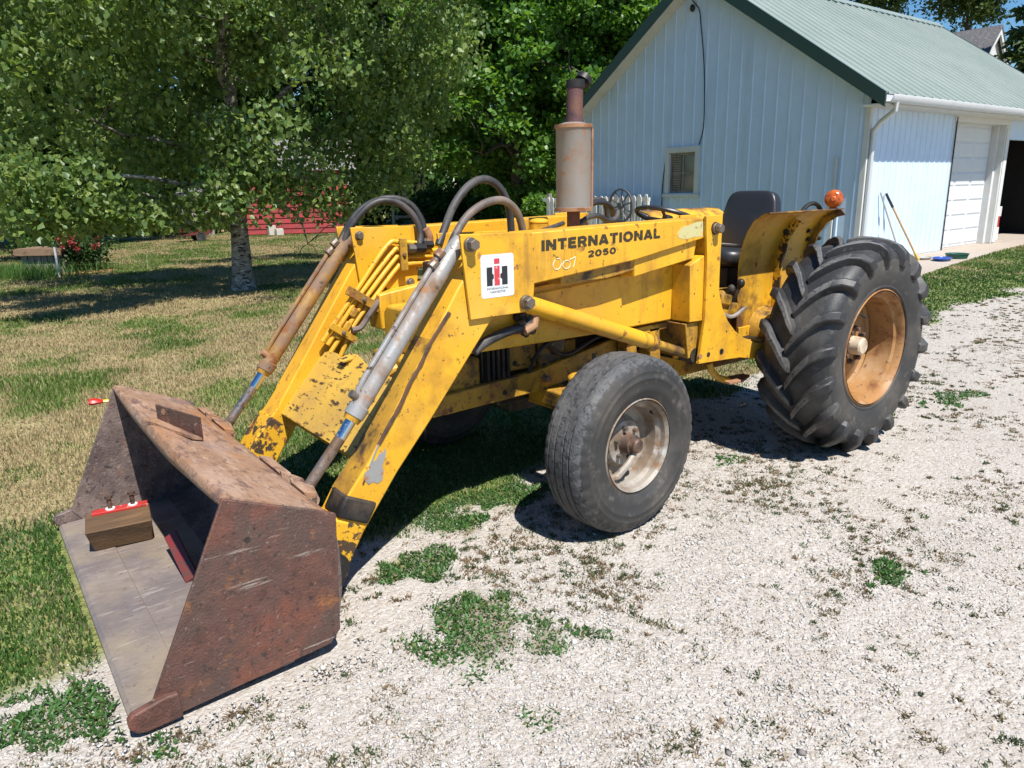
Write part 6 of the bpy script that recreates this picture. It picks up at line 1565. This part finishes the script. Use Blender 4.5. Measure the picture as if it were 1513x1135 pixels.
sheet('emblem_bar', [dq(.17, .29), dq(.34, .29), dq(.34, .44), dq(.38, .47), dq(.38, .55), dq(.34, .58), dq(.34, .72), dq(.17, .72)], 0.5982, M['decal_black'], dc)
sheet('emblem_bar', [dq(.63, .29), dq(.80, .29), dq(.80, .72), dq(.63, .72), dq(.63, .58), dq(.58, .55), dq(.58, .47), dq(.63, .44)], 0.5982, M['decal_black'], dc)
sheet('emblem_stem', rect(.40, .56, .27, .72), 0.5984, M['decal_red'], dc)
sheet('emblem_dot', rect(.40, .56, .10, .22), 0.5984, M['decal_red'], dc)
p0, p1 = dq(.17, .82), dq(.83, .82); fontmesh('decal_text', 'INTERNATIONAL', M['decal_black'], dc, p0, p1, 0.010, 0.5984, 0.01)
p0, p1 = dq(.27, .90), dq(.73, .90); fontmesh('decal_text', 'HARVESTER', M['decal_black'], dc, p0, p1, 0.010, 0.5984, 0.01)
for pts in ([(820, 384), (817, 392), (820, 398), (826, 397), (829, 390), (827, 383), (822, 382)], [(834, 386), (831, 392), (835, 397), (841, 395), (842, 388), (838, 385), (835, 386)], [(841.5, 384), (848, 381), (850, 380), (849, 388), (847, 395)]):
    MB().tube(bez(pix(pts, 'y', 0.5888), 24), 0.0022, 5, flat=1.0).build('chalk_mark', M['chalk'], TR)
# worn primer at the rear of the boom
MB().prism(xz([(1000, 345), (1008, 335), (1018, 333), (1030, 328), (1039, 327), (1039, 350), (1026, 350), (1014, 354), (1003, 352)], 0.589), 0.5882, 0.5890).build('worn_patch', M['faded'], TR)
# ---- bucket
BW = 0.886
def curve_sheet(prof, y0, y1, t):
    pr = np.array(prof, float); d = np.gradient(pr, axis=0); d /= np.hypot(d[:, 0], d[:, 1])[:, None]
    nr = np.stack([-d[:, 1], d[:, 0]], 1)
    return MB().prism([tuple(q) for q in pr]+[tuple(q) for q in (pr+nr*t)[::-1]], y0, y1)
bz_ = 0.012
topp = [(3.655, 0.640), (3.667, 0.654), (3.668, 0.668), (3.656, 0.679), (3.63, 0.672), (3.50, 0.612), (3.36, 0.552), (3.318, 0.520), (3.302, 0.46)]
bkp = [(3.302, 0.46), (3.294, 0.36), (3.296, 0.24), (3.312, 0.14), (3.345, 0.07), (3.40, 0.042), (3.50, 0.034)]
def top_sheet():
    pr = np.array(topp, float); d_ = np.gradient(pr, axis=0); d_ /= np.hypot(d_[:, 0], d_[:, 1])[:, None]
    nr = np.stack([-d_[:, 1], d_[:, 0]], 1); lo = pr+nr*0.014
    wgt = np.clip(1-(np.arange(len(pr)))/4.6, 0, 1)
    ys = np.linspace(-BW, BW, 21); mb = MB(); vs = []; m_ = len(pr)
    for y_ in ys:
        bow = 1-(abs(y_)/BW)**2.2+0.05*math.sin(y_*9)
        for arr_ in (pr, lo):
            for (x_, z_), w_ in zip(arr_, wgt): vs.append((x_+0.012*bow*w_, y_, z_-0.036*bow*w_**1.6))
    fs = []
    for i in range(len(ys)-1):
        for o in (0, m_):
            for j in range(m_-1):
                a = i*2*m_+o+j; fs.append((a, a+1, a+2*m_+1, a+2*m_))
        for j in (0, m_-1): a = i*2*m_+j; fs.append((a, a+2*m_, a+3*m_, a+m_))
    for i in (0, len(ys)-1):
        for j in range(m_-1): a = i*2*m_+j; fs.append((a, a+1, a+m_+1, a+m_))
    return mb.add(vs, fs)
bu = top_sheet().build('bucket', M['rust_top'], TR, ang=50)
curve_sheet(bkp, -BW, BW, 0.014).build('back_plate', M['rust_in'], bu, ang=50)
MB().prism([(3.49, 0.020), (3.49, 0.036), (3.86, 0.026), (3.86, 0.008)], -BW, BW).build('floor_plate', M['floor_steel'], bu)
MB().prism([(3.82, 0.010), (3.82, 0.034), (3.985, 0.028), (4.0, 0.016), (4.0, 0.006)], -BW-0.004, BW+0.004).build('cutting_edge', M['floor_steel'], bu, bevel=0.004)
spl = [(3.660, 0.676), (3.325, 0.534), (3.300, 0.52), (3.322, 0.085), (3.36, 0.042), (3.88, 0.008), (3.935, 0.088)]
for s in (1, -1):
    MB().prism(spl, s*BW, s*(BW+0.014)).build('side_plate', M['rust_side'] if s > 0 else M['rust_in'], bu, bevel=0.003)
    blk = [(3.86, 0.008), (3.965, 0.004), (3.992, 0.012), (4.012, 0.035), (4.012, 0.062), (4.0, 0.078), (3.90, 0.098), (3.865, 0.095)]
    MB().prism(blk, s*(BW+0.004), s*(BW+0.034)).build('edge_block', M['rust_side'] if s > 0 else M['rust_in'], bu, bevel=0.006, seg=3)
MB().cyl((3.60, BW+0.012, 0.52), (3.60, BW+0.0152, 0.52), 0.010, 14).build('hole', M['black'], bu)
MB().cyl((3.575, BW+0.012, 0.552), (3.575, BW+0.0152, 0.552), 0.004, 10).build('hole', M['black'], bu)
# ears and stiffener on the back
for s in (1, -1):
    for dy in (-0.052, 0.052):
        yy = s*0.512+dy
        MB().prism([(3.33, 0.552), (3.245, 0.498), (3.225, 0.44), (3.25, 0.38), (3.31, 0.36)], yy-0.009, yy+0.009).build('cylinder_ear', M['rust_top'], bu, bevel=0.003)
    MB().cyl((3.262, s*0.512-0.075, 0.455), (3.262, s*0.512+0.075, 0.455), 0.020, 12).build('ear_pin', M['steel'], bu)
    for dy in (-0.11, 0.11):
        yy = s*0.505+dy
        MB().prism([(3.32, 0.40), (3.20, 0.20), (3.16, 0.12), (3.20, 0.07), (3.34, 0.06)], yy-0.008, yy+0.008).build('hinge_ear', M['rust_side'], bu, bevel=0.003)
for y0, y1 in ((0.22, 0.455), (-0.455, -0.25), (0.57, 0.70), (-0.70, -0.575)):
    MB().prism([(3.335, 0.548), (3.285, 0.53), (3.285, 0.505), (3.32, 0.50)], y0, y1).build('stiffener', M['rust_top'], bu, bevel=0.006)
# angle bracket on top
def topz(x): return np.interp(x, [3.36, 3.63], [0.552, 0.672])+0.0145
A_ = Vector((3.625, -0.115, 0)); B_ = Vector((3.515, 0.115, 0))
d = (B_-A_).normalized(); n_ = Vector((d.y, -d.x, 0))
zA, zB = topz(A_.x)-0.01, topz(B_.x)-0.008
q = lambda p, z: (p.x, p.y, z)
tA, tB = zA+0.070, zB+0.092
mb = MB().add([q(A_, zA), q(B_, zB), q(B_, tB), q(A_, tA), q(A_-n_*0.008, zA), q(B_-n_*0.008, zB), q(B_-n_*0.008, tB), q(A_-n_*0.008, tA)],
              [(0, 1, 2, 3), (4, 7, 6, 5), (0, 4, 5, 1), (1, 5, 6, 2), (2, 6, 7, 3), (3, 7, 4, 0)])
br = mb.build('angle_bracket', M['rust_side'], bu)
A2, B2 = A_+n_*0.045, B_+n_*0.045
MB().add([q(A_, topz(A_.x)), q(B_, topz(B_.x)), q(B2, topz(B2.x)+0.002), q(A2, topz(A2.x)+0.002), q(A_, topz(A_.x)-0.01), q(B_, topz(B_.x)-0.01), q(B2, topz(B2.x)-0.01), q(A2, topz(A2.x)-0.01)],
         [(0, 1, 2, 3), (4, 7, 6, 5), (0, 4, 5, 1), (1, 5, 6, 2), (2, 6, 7, 3), (3, 7, 4, 0)]).build('bracket_foot', M['rust_top'], bu)
hc_ = A_+d*0.045+n_*0.0005
MB().cyl((hc_.x, hc_.y, zA+0.045), (hc_.x+n_.x*0.001, hc_.y+n_.y*0.001, zA+0.045), 0.013, 16).build('hole', M['rust_top'], bu)
# red bar lying at the back of the bucket floor
r0, r1 = Vector(UN(252, 790, 'z', 0.12)), Vector(UN(284, 855, 'z', 0.045))
rd = (r1-r0); ry_ = math.atan2(rd.y, rd.x)
MB().box((r0+r1)/2, (rd.length, 0.055, 0.014), Matrix.Rotation(ry_, 3, 'Z') @ Matrix.Rotation(-math.asin(rd.z/rd.length), 3, 'Y') @ Matrix.Rotation(0.5, 3, 'X')).build('red_bar', M['red_dull'], bu, bevel=0.002)
# timber block with bolted red plate, lying in the bucket
wbk = root('timber_block', (3.78, -0.50, 0.035), 'brown timber block with red plate bolted on top, lying in the bucket', 'block')
wo = (3.78, -0.50, 0.035)
Rz = Matrix.Rotation(rad(-8), 3, 'Z')
tb = MB().box((3.785, -0.49, 0.092), (0.27, 0.23, 0.118), Rz)
tb.v = [(q_[0]-(0.03 if q_[0] > 3.785 and q_[2] < 0.1 else 0), q_[1]-(0.055 if q_[1] > -0.49 and q_[2] < 0.1 else 0), q_[2]) for q_ in tb.v]  # undercut shaped so the side faces turn from the sun and go dark
tb.build('timber', M['wood_block'], wbk, wo, bevel=0.006)
rp = MB().box((3.76, -0.580, 0.157), (0.235, 0.05, 0.013), Rz).build('red_plate', M['red'], wbk, wo, bevel=0.002)
for dx in (-0.055, 0.04):
    c = Vector((3.76, -0.58, 0.164))+Rz @ Vector((dx, 0, 0))
    MB().cyl(c+Vector((0, 0, -0.003)), c+Vector((0, 0, 0.004)), 0.021, 16).build('washer', M['decal_white'], rp, wo)
    MB().cyl(c, c+Vector((0, 0, 0.055)), 0.010, 12).cyl(c+Vector((0, 0, 0.052)), c+Vector((0, 0, 0.066)), 0.017, 6).build('bolt', M['hub_rust'], rp, wo)
# bright tag clipped to the far corner of the bucket
c = Vector(UN(168, 592, 'y', -0.905)); c1 = Vector(UN(132, 594, 'y', -0.93))
rbn = root('safety_tag', tuple(c), 'small red and yellow plastic tag clipped to the far bucket corner', 'tag')
d = c1-c
MB().tube([c-d*0.15, c+d*0.22], 0.010, 8, flat=0.6).build('clip', M['ribbon_red'], rbn, tuple(c))
MB().tube([c+d*0.2, c+d*0.42], 0.013, 8, flat=0.6).build('yellow_band', M['ribbon_yellow'], rbn, tuple(c))
MB().tube([c+d*0.4, c+d*0.5, c+d*0.85, c+d*1.0], [0.008, 0.020, 0.034, 0.028], 8, flat=0.5).build('tail', M['ribbon_red'], rbn, tuple(c))
